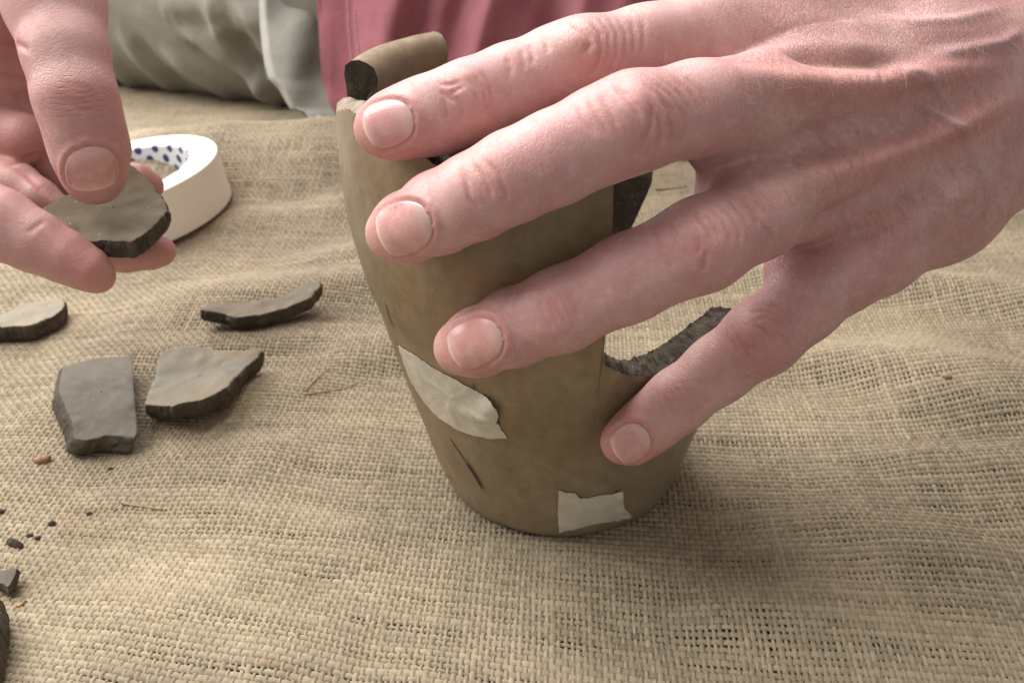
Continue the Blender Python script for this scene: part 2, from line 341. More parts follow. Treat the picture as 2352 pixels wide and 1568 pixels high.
def build_weave():
    P2 = (0.160, 0.212)                             # warp and weft pitch, cm
    U0, U1, V0, V1 = -34.0, 27.0, 10.0, 74.0
    def warp(u, v):
        x = u + 0.055 * (v - 20) + 0.25 * hash_noise(u / 7.0, v / 7.0, 11) + 0.05 * hash_noise(u / 1.3, v / 1.3, 12)
        sl = np.interp(v, [12, 18, 24, 32, 45, 74], [-0.22, -0.19, -0.10, -0.02, 0.05, 0.03])
        y = v + u * sl * 0.9 + 0.003 * u * np.clip(u, 0, 20) + 0.25 * hash_noise(u / 6.0, v / 6.0, 13) + 0.05 * hash_noise(u / 1.1, v / 1.1, 14)
        return x, y
    V_all, F_all, C_all = [], [], []; off = 0
    # low-frequency colour of the yarn
    base = np.array([0.312, 0.254, 0.172])
    for fam in (0, 1):
        p = P2[fam]; q_ = P2[1 - fam]
        nA = int(((U1 - U0) if fam == 0 else (V1 - V0)) / p); L = (V1 - V0) if fam == 0 else (U1 - U0)
        S2 = 2; nB = int(L / q_) * S2
        i = np.arange(nA)[:, None]; k = np.arange(nB)[None, :]
        a0 = (U0 if fam == 0 else V0) + i * p; b0 = (V0 if fam == 0 else U0) + k * (q_ / S2)
        jit = 0.030 * hash_noise(b0 / 0.55, i * 3.71 + 0 * b0, 20 + fam) + 0.03 * hash_noise(b0 / 3.0, i * 7.3 + 0 * b0, 22 + fam)
        u, v = (a0 + jit, b0 + 0 * i) if fam == 0 else (b0 + 0 * i, a0 + jit)
        x, y = warp(u, v)
        ph = math.pi * (k / S2 + i) + (0 if fam == 0 else math.pi)
        # warp yarns (fam 0) crimp more than weft
        crimp = 0.044 if fam == 0 else 0.020
        z = Hg(x, y) + crimp * np.cos(ph) + 0.012 * hash_noise(b0 / 0.4, i * 1.9 + 0 * b0, 24 + fam)
        X, Y, Z = project(np.stack([x, y, z], -1).reshape(-1, 3))
        keep = ((X > -400) & (X < 2352 + 400) & (Y > -60) & (Y < 1568 + 300) & (Z > 3)).reshape(x.shape) & (y < 72)
        keep &= ~((x > 4) & (y > 56)) & ~((x - 1.58) ** 2 + (y - 26.0) ** 2 < 2.6 ** 2)
        seg = keep[:, :-1] & keep[:, 1:]
        c = np.stack([x, y, z], -1)
        T = np.gradient(c, axis=1); T /= np.linalg.norm(T, axis=-1, keepdims=True) + 1e-9
        up = np.array([0, 0, 1.0]); side = np.cross(up, T); side /= np.linalg.norm(side, axis=-1, keepdims=True) + 1e-9
        nrm = np.cross(T, side)
        thick = 1 + 0.75 * hash_noise(b0 / 1.6, i * 5.17 + 0 * b0, 26 + fam) + 0.55 * hash_noise(b0 / 6.0, i * 9.7 + 0 * b0, 28 + fam)
        slub = np.clip(hash_noise(b0 / 1.2, i * 13.3 + 0 * b0, 30 + fam) - 0.40, 0, 1) * 4
        thick = thick + slub
        rw = (0.066 if fam == 0 else 0.103) * thick; rh = (0.040 if fam == 0 else 0.050) * np.sqrt(thick)
        angs = np.radians([-22, 52, 128, 202]); na = len(angs)
        ring = c[:, :, None, :] + (np.cos(angs)[:, None] * side[:, :, None, :]) * rw[:, :, None, None] + (np.sin(angs)[:, None] * nrm[:, :, None, :]) * rh[:, :, None, None]
        # twist texture of the yarn: alternate fibres paler and browner
        tone = 1 + 0.42 * hash_noise(b0 / 0.33, i * 2.3 + 0 * b0, 32 + fam) + 0.30 * hash_noise(0 * b0 + 0.5, i * 1.37 + 0 * b0, 34 + fam) + 0.34 * hash_noise(x / 3.1, y / 2.6, 36) + 0.22 * hash_noise(x / 9.0, y / 7.0, 37)
        brown = np.clip(hash_noise(b0 / 0.45, i * 3.9 + 0 * b0, 38 + fam) - 0.40, 0, 1) * 6 + np.clip(hash_noise(x / 1.3, y / 1.0, 40) - 0.30, 0, 1) * 1.2
        brown = np.clip(brown, 0, 0.6)
        col = base * tone[..., None]; col = col * (1 - brown[..., None]) + np.array([0.26, 0.155, 0.075]) * brown[..., None]
        colr = np.repeat(col[:, :, None, :], na, 2)
        idx = np.arange(nA * nB * na).reshape(nA, nB, na)
        f = np.stack([idx[:, :-1, :-1], idx[:, 1:, :-1], idx[:, 1:, 1:], idx[:, :-1, 1:]], -1)[seg]      # (nseg, na-1, 4)
        f = f.reshape(-1, 4)
        used = np.zeros(nA * nB * na, bool); used[f.ravel()] = True
        remap = np.cumsum(used) - 1
        V_all.append(ring.reshape(-1, 3)[used]); C_all.append(colr.reshape(-1, 3)[used]); F_all.append(remap[f] + off); off += int(used.sum())
    V = np.concatenate(V_all); F = np.concatenate(F_all); C = np.concatenate(C_all)
    print('weave quads', len(F))
    return V, F, C
wV, wF, wC = build_weave()
cloth = mesh('burlap_cloth', wV, wF[:, ::-1], M_WEAVE, cols=wC)
tag(cloth, 'coarse beige burlap cloth of loose weave spread under the pot and sherds', 'cloth', kind='stuff')

# ------------------------------------------------------------------ pot
AX, AY = 1.47, 26.0
RZ = np.array([(0, 3.28), (0.12, 3.46), (0.35, 3.60), (0.8, 3.77), (1.6, 4.00), (2.8, 4.33), (3.8, 4.62), (5, 4.97), (6.1, 5.26), (7, 5.54), (8, 5.74), (9, 5.91), (9.7, 5.98), (10.5, 6.01), (11.4, 6.01), (12.5, 5.96), (14, 5.9)])
def Rz(z): return np.interp(z, RZ[:, 0], RZ[:, 1])
def on_pot(px, py, off=0.0):
    px = np.atleast_1d(np.asarray(px, float)); py = np.atleast_1d(np.asarray(py, float)); d = ray(px, py)
    t = np.linspace(17, 34, 1500); p = CAM + t[None, :, None] * d[:, None, :]
    g = np.hypot(p[..., 0] - AX, p[..., 1] - AY) - Rz(p[..., 2]) - off
    hit = g < 0; k = np.where(hit.any(1), hit.argmax(1), g.argmin(1))
    q = p[np.arange(len(px)), k]
    r = np.hypot(q[:, 0] - AX, q[:, 1] - AY); f = (Rz(q[:, 2]) + off) / np.maximum(r, 1e-6)
    q = q.copy(); q[:, 0] = AX + (q[:, 0] - AX) * f; q[:, 1] = AY + (q[:, 1] - AY) * f
    return q
def contact_depth(px, py, r, ztop=11.8):
    """depth at which a ball of radius r on this line of sight touches the pot"""
    t = np.linspace(15, 33, 1800); p = CAM + t[:, None] * ray(px, py)
    rho = np.hypot(p[:, 0] - AX, p[:, 1] - AY); zc = np.clip(p[:, 2], 0, ztop)
    d = np.hypot(np.maximum(rho - Rz(zc), 0), p[:, 2] - zc)
    h = d < r
    return t[h.argmax()] if h.any() else t[d.argmin()]

# wall top round the pot: azimuth (deg, 0 = towards the camera, + = right), height
WT = np.array([(-180, 9.8), (-170, 10.4), (-158, 10.5), (-147, 10.6), (-141.5, 9.6), (-97.5, 9.6), (-93.5, 10.4), (-89, 11.62), (-85.5, 11.85), (-82, 11.75), (-77, 11.9), (-62, 12.35),
               (-42, 12.3), (-36, 12.0), (-30, 11.75), (-10, 11.85), (6.4, 11.9), (7.0, 7.0), (10, 6.78), (14, 6.5), (19, 6.38), (24, 6.5), (29, 6.62), (34, 6.8), (40, 7.05), (50, 7.2), (60, 6.7), (72, 5.7), (90, 4.4),
               (105, 2.6), (120, 1.6), (150, 1.35), (167.5, 1.5), (168.5, 7.7), (172, 8.7), (180, 9.8)])
def skew(a):
    w = np.interp(a, [-180, -150, 128, 164, 180], [3.0, 0, 0, 3.4, 3.2]); return w
def build_pot():
    a = np.sort(np.concatenate([np.linspace(-180, 180, 640, endpoint=False), [-97.2, -93.6, -141.3, -141.8, 6.5, 6.6, 6.8, 6.95, 167.6, 167.9, 168.2, 168.45]]))
    n = len(a); jag = np.cumsum(rng.normal(0, 1, n)); jag -= np.linspace(jag[0], jag[-1], n); jag = 0.035 * jag / (jag.std() + 1e-6) + rng.normal(0, 0.02, n)
    zt = np.interp(a, WT[:, 0], WT[:, 1]) + jag * np.where((a > 8) & (a < 168), 1.0, 0.45)
    th = 0.66
    rows, mats = [], []
    th = np.interp(a, [-180, 3, 12, 100, 140, 180], [0.66, 0.66, 0.86, 0.86, 0.66, 0.66])
    ob = np.interp(a, [-180, -140, 150, 160, 176, 180], [9, 0, 0, 12, 12, 9])
    def row(z, r, jit=0.0, t=0.0):
        az = np.radians(a - skew(a) * np.maximum(0, z - 1.5) + ob * t)
        rr = r + jit * rng.normal(0, 1, n)
        dent = 0.035 * hash_noise(a / 23.0 + 50, z / 2.1 + 7 + 0 * a, 51) * 2 + 0.012 * hash_noise(a / 7.0, z / 0.8 + 0 * a, 52) * 2
        rr = rr + dent
        rows.append(np.stack([AX + rr * np.sin(az), AY - rr * np.cos(az), z + 0 * a], -1))
    row(0 * a, 0 * a + 0.02); row(0 * a, 0 * a + 2.5); mats += [0]
    for u in np.linspace(0, 1, 100):
        uu = u ** 1.0; z = zt * uu; row(z, Rz(z)); mats.append(0)
    for t_, dz in ((0.06, 0.0), (0.25, 0.03), (0.5, 0.03), (0.75, 0.0), (0.94, -0.03)):
        jz = rng.normal(0, 0.03, n) * np.where((a > 8) & (a < 110), 1.8, 1.0); dome = 0.13 * (1 - (2 * t_ - 1) ** 2) * np.interp(a, [-96, -91, -60, -40], [0, 1, 1, 0]); row(zt + dz + jz * np.interp(a, [-96, -91, -60, -40], [1, .3, .3, 1]) + dome, Rz(zt) - th * t_, 0, t_); mats.append(1)
    for u in np.linspace(1, 0, 40):
        z = 0.75 + (zt - 0.03 - 0.75) * u; row(z, Rz(z) - th, 0, 1.0); mats.append(2 if u < 1 else 1)
    row(0 * a + 0.7, 0 * a + 1.5); mats.append(2); row(0 * a + 0.7, 0 * a + 0.02); mats.append(2)
    V = np.concatenate(rows); F = grid_faces(len(rows), n, True)
    fm = np.repeat(np.array(mats[:len(rows) - 1]), n)
    # the break from the front to the right shows the browner, weathered core
    fa = np.tile(a, len(rows) - 1)
    fm = np.where((fm == 1) & (fa > 7.2) & (fa < 110), 3, fm)
    fm = np.where((fm == 1) & (fa > -90.5) & (fa < -55), 0, fm)
    return V, F, fm
pot = empty('clay_pot', (AX, AY, 0.0))
tag(pot, 'broken brown clay beaker held under the spread fingers, patched with tape', 'pot')
pV, pF, pfm = build_pot()
def vnormals(V, F):
    n = np.cross(V[F[:, 2]] - V[F[:, 0]], V[F[:, 3]] - V[F[:, 1]]); N = np.zeros_like(V)
    for k in range(4):
        for ax in range(3): N[:, ax] += np.bincount(F[:, k], n[:, ax], len(V))
    return N / (np.linalg.norm(N, axis=1, keepdims=True) + 1e-9)
def px_polyline(pts, surf, step=4.0):
    pts = np.asarray(pts, float); out = []
    for (x0, y0), (x1, y1) in zip(pts[:-1], pts[1:]):
        m = max(2, int(math.hypot(x1 - x0, y1 - y0) / step)); s = np.linspace(0, 1, m, endpoint=False)
        out.append(np.stack([x0 + (x1 - x0) * s, y0 + (y1 - y0) * s], -1))
    q = np.concatenate(out + [pts[-1:]]); return surf(q[:, 0], q[:, 1])
class Surf:
    """mesh under sculpting, with picture rays onto it"""
    def __init__(s, V, F):
        s.V = V; s.F = F; s.N = vnormals(V, F); s.red = np.zeros(len(V)); s.vein = np.zeros(len(V)); s.wmask = np.zeros(len(V)); s.wu = np.zeros(len(V)); s.D = np.zeros(len(V))
        s.bvh = BVHTree.FromPolygons(V.tolist(), F.tolist())
    def hit(s, px, py):
        out = []
        for d in ray(np.atleast_1d(px), np.atleast_1d(py)):
            dn = d / np.linalg.norm(d); r = s.bvh.ray_cast(Vector(CAM), Vector(dn))
            out.append(np.array(r[0]) if r[0] is not None else np.array([np.nan] * 3))
        return np.array(out)
    def near(s, pts, R):
        lo = np.nanmin(pts, 0) - R; hi = np.nanmax(pts, 0) + R
        return np.flatnonzero(((s.V > lo) & (s.V < hi)).all(1))
    def dist(s, ids, pts):
        d = np.full(len(ids), 1e9); t = np.zeros(len(ids))
        V = s.V[ids]
        for k, q in enumerate(pts):
            dd = ((V - q) ** 2).sum(1); m = dd < d; d[m] = dd[m]; t[m] = k
        return np.sqrt(d), t / max(1, len(pts) - 1)
    def line(s, pts, amp, sig, taper=True, vein=0.0, red=0.0, step=5.0):
        q = px_polyline(pts, s.hit, step); q = q[np.isfinite(q).all(1)]
        if len(q) < 2: return
        ids = s.near(q, 4 * sig); d, t = s.dist(ids, q)
        g = np.exp(-d * d / (2 * sig * sig)); w = np.clip(np.minimum(t, 1 - t) * 4 + 0.15, 0, 1) if taper else 1.0
        s.D[ids] += amp * g * w
        if vein: s.vein[ids] = np.maximum(s.vein[ids], vein * g * w)
        if red: s.red[ids] = np.maximum(s.red[ids], red * np.exp(-d * d / (2 * (1.6 * sig) ** 2)) * w)
    def blob(s, px, py, amp, sig, red=0.0):
        q = s.hit(px, py)
        if not np.isfinite(q).all(): return
        ids = s.near(q, 3.5 * sig); d = np.linalg.norm(s.V[ids] - q[0], axis=1); g = np.exp(-d * d / (2 * sig * sig))
        s.D[ids] += amp * g
        if red: s.red[ids] = np.maximum(s.red[ids], red * g)
    def wrinkle_zone(s, px, py, dirpx, length, width, m=1.0):
        """fine creases across the direction dirpx, centred at a pixel"""
        q = s.hit(px, py); q2 = s.hit(px + dirpx[0], py + dirpx[1])
        if not (np.isfinite(q).all() and np.isfinite(q2).all()): return
        ax = q2[0] - q[0]; ax /= np.linalg.norm(ax)
        ids = s.near(q, 2.5 * max(length, width)); r = s.V[ids] - q[0]; u = r @ ax; lat2 = (r ** 2).sum(1) - u * u
        w = m * np.exp(-(u / length) ** 2 - lat2 / (width * width))
        b = w > s.wmask[ids]; k = ids[b]
        s.wmask[k] = w[b]; s.wu[k] = u[b] + 0.16 * lat2[b]
    def apply(s):
        s.V = s.V + s.N * s.D[:, None]; s.D[:] = 0; s.N = vnormals(s.V, s.F)
        s.bvh = BVHTree.FromPolygons(s.V.tolist(), s.F.tolist())
    def nail(s, name, parent, cx, cy, ang, hl, hw, origin, flat=0.0, lift=0.038):
        """nail plate laid on the finger: centre px, direction to the tip (deg), half length and half width in px"""
        nu, nv = 26, 22; c, sn = math.cos(math.radians(ang)), math.sin(math.radians(ang))
        U = np.linspace(-1, 1, nu); W = np.linspace(-1, 1, nv)
        UU, WW = np.meshgrid(U, W, indexing='ij')
        # outline: rounded at the cuticle, nearly square with round corners at the free edge
        halfw = np.where(UU < 0.25, (1 - np.clip((0.25 - UU) / 1.25, 0, 1) ** 2.6) ** (1 / 2.2), (1 - 0.30 * np.clip((UU - 0.25) / 0.75, 0, 1) ** 3.0))
        wv = WW * np.maximum(halfw, 0.12); uv_ = UU - 0.16 * (WW ** 2) * np.clip(UU, 0, 1)
        px = cx + c * uv_ * hl - sn * wv * hw; py = cy + sn * uv_ * hl + c * wv * hw
        q = s.hit(px.ravel(), py.ravel())
        bad = ~np.isfinite(q).all(1)
        if bad.any():
            g = np.flatnonzero(~bad)
            for b_ in np.flatnonzero(bad): q[b_] = q[g[np.argmin(np.abs(g - b_))]]
        Q = q.reshape(nu, nv, 3)
        for _ in range(6):                                   # even the plate out
            Q2 = Q.copy(); Q2[1:-1] = 0.5 * Q[1:-1] + 0.25 * (Q[:-2] + Q[2:]); Q2[:, 1:-1] = 0.5 * Q2[:, 1:-1] + 0.25 * (Q2[:, :-2] + Q2[:, 2:]); Q[1:-1, 1:-1] = Q2[1:-1, 1:-1]
        n = np.cross(Q[-1, nv // 2] - Q[0, nv // 2], Q[nu // 2, -1] - Q[nu // 2, 0]); n /= np.linalg.norm(n)
        if n @ FWD > 0: n = -n
        edge = np.maximum(np.abs(UU) ** 6, np.abs(WW) ** 6)
        prof = lift * (1 - 0.5 * edge) + 0.03 * np.clip(UU - 0.55, 0, 1)
        top = Q + n * prof[..., None]; bot = Q - n * 0.06
        V = np.concatenate([top.reshape(-1, 3), bot.reshape(-1, 3)]); g = grid_faces(nu, nv); m = nu * nv
        F = [list(f) for f in g] + [list(f[::-1] + m) for f in g]
        rim = [j for j in range(nv)] + [i * nv + nv - 1 for i in range(1, nu)] + [(nu - 1) * nv + j for j in range(nv - 2, -1, -1)] + [i * nv for i in range(nu - 2, 0, -1)]
        F += [[rim[k], rim[k] + m, rim[(k + 1) % len(rim)] + m, rim[(k + 1) % len(rim)]] for k in range(len(rim))]
        nuv = np.concatenate([(UU * 0.5 + 0.5).ravel()] * 2); nvv = np.concatenate([(WW * 0.5 + 0.5).ravel()] * 2)
        # groove and fold of skin round the plate
        out = np.concatenate([Q[0], Q[:, -1], Q[-1, ::-1], Q[::-1, 0]])
        ids = s.near(out, 0.5); d, _ = s.dist(ids, out)
        inner = Q[3:-2, 3:-3].reshape(-1, 3)[::3]
        din, _ = s.dist(ids, inner); inside = din < 0.12
        tipside = np.linalg.norm(s.V[ids] - Q[-1, nv // 2], axis=1)
        fold = np.where(inside, 0.0, 0.040 * np.exp(-((d - 0.13) / 0.085) ** 2)) * np.clip((tipside - 0.35) / 0.35, 0.0, 1)
        s.D[ids] += fold - 0.022 * np.exp(-(d / 0.06) ** 2)
        s.red[ids] = np.maximum(s.red[ids], 0.55 * np.exp(-(d / 0.22) ** 2))
        F = [f[::-1] for f in F] if (np.cross(V[g[0][1]] - V[g[0][0]], V[g[0][3]] - V[g[0][0]]) @ FWD) > 0 else F
        return mesh(name, V, F, M_NAIL, parent, origin, attrs={'nu': nuv, 'nv': nvv}, sharp=70)
PS = Surf(pV, pF[:, ::-1])
PS.line([(1030, 1000), (1050, 1030), (1072, 1062), (1084, 1080)], -0.02, 0.022, red=0.9, step=2)
PS.line([(1070, 1056), (1080, 1072), (1092, 1090), (1104, 1112), (1112, 1124)], -0.05, 0.035, red=1.0, step=2)
PS.line([(1018, 1082), (1030, 1094), (1042, 1100)], -0.02, 0.02, red=0.7, step=2)
PS.line([(884, 690), (892, 718), (902, 752)], -0.03, 0.03, red=0.5, step=2)
PS.line([(1088, 880), (1092, 905)], -0.015, 0.02, red=0.6, step=2)
for a_, b_ in (((1082, 612), (1078, 650)), ((1100, 620), (1096, 640)), ((1112, 625), (1122, 655)), ((1076, 640), (1084, 668)), ((1470, 880), (1490, 888))):
    PS.line([a_, b_], 0.0, 0.04, vein=0.7, step=2)
pfm = pfm
pot_wall = mesh('wall', PS.V + PS.N * PS.D[:, None], PS.F, [M_POT, M_FRAC, M_POTIN, M_FRAC2], pot, (AX, AY, 0), fm=pfm, sharp=50, attrs={'red': np.clip(PS.red * 1.4, 0, 1), 'vein': PS.vein})
def revolve_piece(name, a0, a1, prof, mats, fm_prof, na, skew_a=0.0, jit=0.02, label=None, end_mat=1):
    """curved sherd: closed profile (r offset from wall, z) swept round the pot axis, with broken ends"""
    az = np.linspace(a0, a1, na); prof = np.asarray(prof, float); m = len(prof); V = []
    for k, A in enumerate(az):
        zz = prof[:, 1]; AA = np.radians(A + skew_a * (zz - 11))
        r = Rz(zz) + prof[:, 0] - 0.12
        if k in (0, na - 1):
            AA = AA + rng.normal(0, 0.006, m); zz = zz + rng.normal(0, 0.012, m)
        V.append(np.stack([AX + r * np.sin(AA), AY - r * np.cos(AA), zz + 0.02 * hash_noise(A / 6.0 + 0 * zz, zz * 2, 61)], -1))
    V = np.concatenate(V); F = [list(f) for f in grid_faces(na, m, True)]; fm = list(np.tile(fm_prof, na - 1))
    for k, base in ((0, 0), ((na - 1), (na - 1) * m)):
        ring = V[base:base + m]; cen = ring.mean(0); lv = [list(range(base, base + m))]
        inner = []
        for s in (0.7, 0.35):
            st = len(V); q = cen + (ring - cen) * s; q = q + rng.normal(0, 0.03, q.shape); V = np.concatenate([V, q]); lv.append(list(range(st, st + m)))
        st = len(V); V = np.concatenate([V, cen[None] + rng.normal(0, 0.03, 3)])
        for A_, B_ in zip(lv[:-1], lv[1:]):
            for j in range(m):
                j2 = (j + 1) % m; f = [A_[j], A_[j2], B_[j2], B_[j]]
                F.append(f if k == 0 else f[::-1]); fm.append(end_mat)
        for j in range(m):
            f = [lv[-1][j], lv[-1][(j + 1) % m], st]; F.append(f if k == 0 else f[::-1]); fm.append(end_mat)
    o = mesh(name, V, F, mats, pot, (AX, AY, 0), fm=fm, sharp=42)
    if label: o['label'] = label
    return o
lip = [(0.02, 9.75), (0.02, 10.3), (0.03, 11), (0.05, 11.6), (0.10, 12.0), (0.13, 12.3), (0.08, 12.5), (-0.08, 12.62), (-0.28, 12.66), (-0.5, 12.60), (-0.68, 12.45), (-0.78, 12.2), (-0.78, 11.9), (-0.72, 11.5), (-0.68, 11), (-0.66, 10.3), (-0.66, 9.75), (-0.3, 9.65)]
lipm = [0] * 15 + [1, 1, 1]
revolve_piece('rim_sherd', -139.0, -97.5, lip, [M_POT, M_FRAC], lipm, 44, jit=0.02, label='rim fragment with smooth rounded lip and black broken end standing above the wall')

def strip(name, outline, label, peel=None, folds=()):
    """piece of tape: outline in pixels laid on the pot wall"""
    o = np.asarray(outline, float); b = []
    for (x0, y0), (x1, y1) in zip(o, np.roll(o, -1, 0)):
        m = max(2, int(math.hypot(x1 - x0, y1 - y0) / 6)); s = np.linspace(0, 1, m, endpoint=False)
        b.append(np.stack([x0 + (x1 - x0) * s, y0 + (y1 - y0) * s], -1))
    b = np.concatenate(b); b = b + rng.normal(0, 0.35, b.shape); cen = b.mean(0); m = len(b)
    rings = [cen + (b - cen) * k for k in (1.0, 0.985, 0.9, 0.75, 0.6, 0.45, 0.3, 0.15, 0.03)]
    q = np.concatenate(rings); w = PS.hit(q[:, 0], q[:, 1]); bad = ~np.isfinite(w).all(1)
    if bad.any(): w[bad] = on_pot(q[bad, 0], q[bad, 1], 0.0)
    nrm = np.stack([w[:, 0] - AX, w[:, 1] - AY, 0 * w[:, 0] - 1.2], -1); nrm /= np.linalg.norm(nrm, axis=1, keepdims=True)
    lift = 0.030 + 0.020 * hash_noise(q[:, 0] / 16, q[:, 1] / 22, 71) + 0.04 * np.abs(hash_noise((q[:, 0] + q[:, 1]) / 11, (q[:, 0] - q[:, 1]) / 60, 72))
    for (x0, y0, x1, y1, am, sg) in folds:
        tt = np.clip(((q[:, 0] - x0) * (x1 - x0) + (q[:, 1] - y0) * (y1 - y0)) / ((x1 - x0) ** 2 + (y1 - y0) ** 2), 0, 1)
        dd2 = (q[:, 0] - x0 - tt * (x1 - x0)) ** 2 + (q[:, 1] - y0 - tt * (y1 - y0)) ** 2; lift = lift + am * np.exp(-dd2 / (2 * sg * sg))
    if peel:
        for (x, y, sg, am) in peel: lift = lift + am * np.exp(-((q[:, 0] - x) ** 2 + (q[:, 1] - y) ** 2) / (2 * sg * sg))
    top = w + nrm * lift[:, None]; bot = top - nrm * 0.012
    n1 = len(top); V = np.concatenate([top, bot]); F = []
    gf = grid_faces(len(rings), m, True); F = [list(f) for f in gf] + [list(f[::-1] + n1) for f in gf]
    F += [[j, j + n1, (j + 1) % m + n1, (j + 1) % m] for j in range(m)]
    F.append([(len(rings) - 1) * m + j for j in range(m)])
    t = mesh(name, V, F, M_STRIP, pot, (AX, AY, 0), sharp=60); t['label'] = label
    return t
strip('tape_strip', [(917, 792), (950, 812), (1000, 846), (1050, 872), (1095, 897), (1132, 915), (1146, 930), (1149, 945), (1144, 965), (1152, 985), (1166, 1004), (1130, 1005), (1092, 999), (1050, 984), (1010, 957), (978, 925), (950, 882), (930, 835)],
      'long cream strip wrapped round the left side with a curled loose end', peel=[(1132, 935, 16, 0.22), (1100, 958, 12, 0.06)], folds=[(1040, 925, 1075, 945, .09, 3.5), (1075, 945, 1140, 962, .10, 4), (1030, 930, 1050, 965, .05, 3), (1000, 880, 1045, 915, .04, 3), (1095, 965, 1110, 995, .05, 3.5), (960, 850, 985, 880, .03, 3)])
strip('tape_strip', [(1283, 1124), (1300, 1128), (1320, 1130), (1332, 1140), (1348, 1143), (1362, 1138), (1378, 1134), (1400, 1134), (1416, 1128), (1425, 1118), (1429, 1142), (1434, 1166), (1444, 1176), (1451, 1186), (1420, 1192), (1365, 1201), (1320, 1212), (1284, 1220), (1281, 1170)],
      'short torn square of tape at the foot of the pot', peel=[(1426, 1130, 10, 0.08)], folds=[(1424, 1120, 1418, 1190, .07, 3), (1330, 1140, 1345, 1200, .03, 3), (1385, 1140, 1375, 1195, .025, 3)])

# ------------------------------------------------------------------ implicit surfaces for the hands
def cone_sdf(X, Y, Z, a, b, ra, rb):
    d = b - a; L2 = float(d @ d) + 1e-9
    t = np.clip(((X - a[0]) * d[0] + (Y - a[1]) * d[1] + (Z - a[2]) * d[2]) / L2, 0, 1)
    q = np.sqrt((X - a[0] - t * d[0]) ** 2 + (Y - a[1] - t * d[1]) ** 2 + (Z - a[2] - t * d[2]) ** 2)
    return q - (ra + (rb - ra) * t)
def smin(a, b, k):
    h = np.maximum(k - np.abs(a - b), 0) / k
    return np.minimum(a, b) - h * h * k * 0.25
class Field:
    def __init__(s, lo, hi, h):
        s.lo = np.asarray(lo, float); s.h = h; s.n = np.ceil((np.asarray(hi) - lo) / h).astype(int) + 1
        s.F = np.full(s.n, 3.0, np.float32)
    def box(s, lo, hi):
        i0 = np.clip(np.floor((lo - s.lo) / s.h).astype(int), 0, s.n - 1); i1 = np.clip(np.ceil((hi - s.lo) / s.h).astype(int) + 1, 1, s.n)
        sl = tuple(slice(a, b) for a, b in zip(i0, i1))
        ax = [(s.lo[k] + s.h * np.arange(i0[k], i1[k])).astype(np.float32) for k in range(3)]
        return sl, np.meshgrid(*ax, indexing='ij', sparse=True)
    def add(s, prims, k):
        """union of cones [(a,b,ra,rb)] blended among themselves by k, into the field"""
        for a, b, ra, rb in prims:
            m = max(ra, rb) + k + 0.35
            sl, (X, Y, Z) = s.box(np.minimum(a, b) - m, np.maximum(a, b) + m)
            s.F[sl] = smin(s.F[sl], cone_sdf(X, Y, Z, a, b, ra, rb).astype(np.float32), k)
    def merge(s, o, k): s.F = smin(s.F, o.F, k)
def surface_nets(Fd, lo, h):
    s = Fd < 0; nx, ny, nz = Fd.shape
    c = [s[i:nx - 1 + i, j:ny - 1 + j, k:nz - 1 + k] for i in (0, 1) for j in (0, 1) for k in (0, 1)]
    any_ = c[0].copy(); all_ = c[0].copy()
    for q in c[1:]: any_ |= q; all_ &= q
    ids = np.argwhere(any_ & ~all_); N = len(ids)
    corner = np.array([(i, j, k) for i in (0, 1) for j in (0, 1) for k in (0, 1)])
    val = np.stack([Fd[ids[:, 0] + i, ids[:, 1] + j, ids[:, 2] + k] for i, j, k in corner], 1)
    acc = np.zeros((N, 3)); cnt = np.zeros(N)
    for p in range(8):
        for q in range(p + 1, 8):
            if np.abs(corner[p] - corner[q]).sum() != 1: continue
            m = (val[:, p] < 0) != (val[:, q] < 0); t = val[m, p] / (val[m, p] - val[m, q])
            acc[m] += corner[p] + t[:, None] * (corner[q] - corner[p]); cnt[m] += 1
    V = lo + h * (ids + acc / cnt[:, None])
    lut = np.full((nx - 1, ny - 1, nz - 1), -1, np.int32); lut[ids[:, 0], ids[:, 1], ids[:, 2]] = np.arange(N)
    Fs = []
    for ax in range(3):
        sl0 = [slice(None)] * 3; sl1 = [slice(None)] * 3; sl0[ax] = slice(0, -1); sl1[ax] = slice(1, None)
        A = s[tuple(sl0)]; B = s[tuple(sl1)]; e = np.argwhere(A != B); sg = A[e[:, 0], e[:, 1], e[:, 2]]
        o1, o2 = [(1, 2), (2, 0), (0, 1)][ax]
        ok = (e[:, o1] > 0) & (e[:, o2] > 0) & (e[:, o1] < [nx, ny, nz][o1] - 1) & (e[:, o2] < [nx, ny, nz][o2] - 1); e = e[ok]; sg = sg[ok]
        def at(d1, d2):
            q = e.copy(); q[:, o1] -= d1; q[:, o2] -= d2; return lut[q[:, 0], q[:, 1], q[:, 2]]
        f = np.stack([at(1, 1), at(0, 1), at(0, 0), at(1, 0)], 1)
        f = np.where(sg[:, None], f, f[:, ::-1]); Fs.append(f)
    F = np.concatenate(Fs); F = F[(F >= 0).all(1)]
    return V, F
def relax(V, F, it, lam=0.5):
    E = np.concatenate([F[:, [0, 1]], F[:, [1, 2]], F[:, [2, 3]], F[:, [3, 0]]])
    deg = np.bincount(E.ravel(), minlength=len(V)).astype(float)
    for _ in range(it):
        A = np.zeros_like(V)
        for ax in range(3):
            A[:, ax] = np.bincount(E[:, 0], V[E[:, 1], ax], len(V)) + np.bincount(E[:, 1], V[E[:, 0], ax], len(V))
        V = V + lam * (A / deg[:, None] - V)
    return V
def chain(pts):
    """[(px,py,z,r)] -> cones"""
    q = [(P(x, y, z), r) for x, y, z, r in pts]
    return [(a[0], b[0], a[1], b[1]) for a, b in zip(q[:-1], q[1:])]

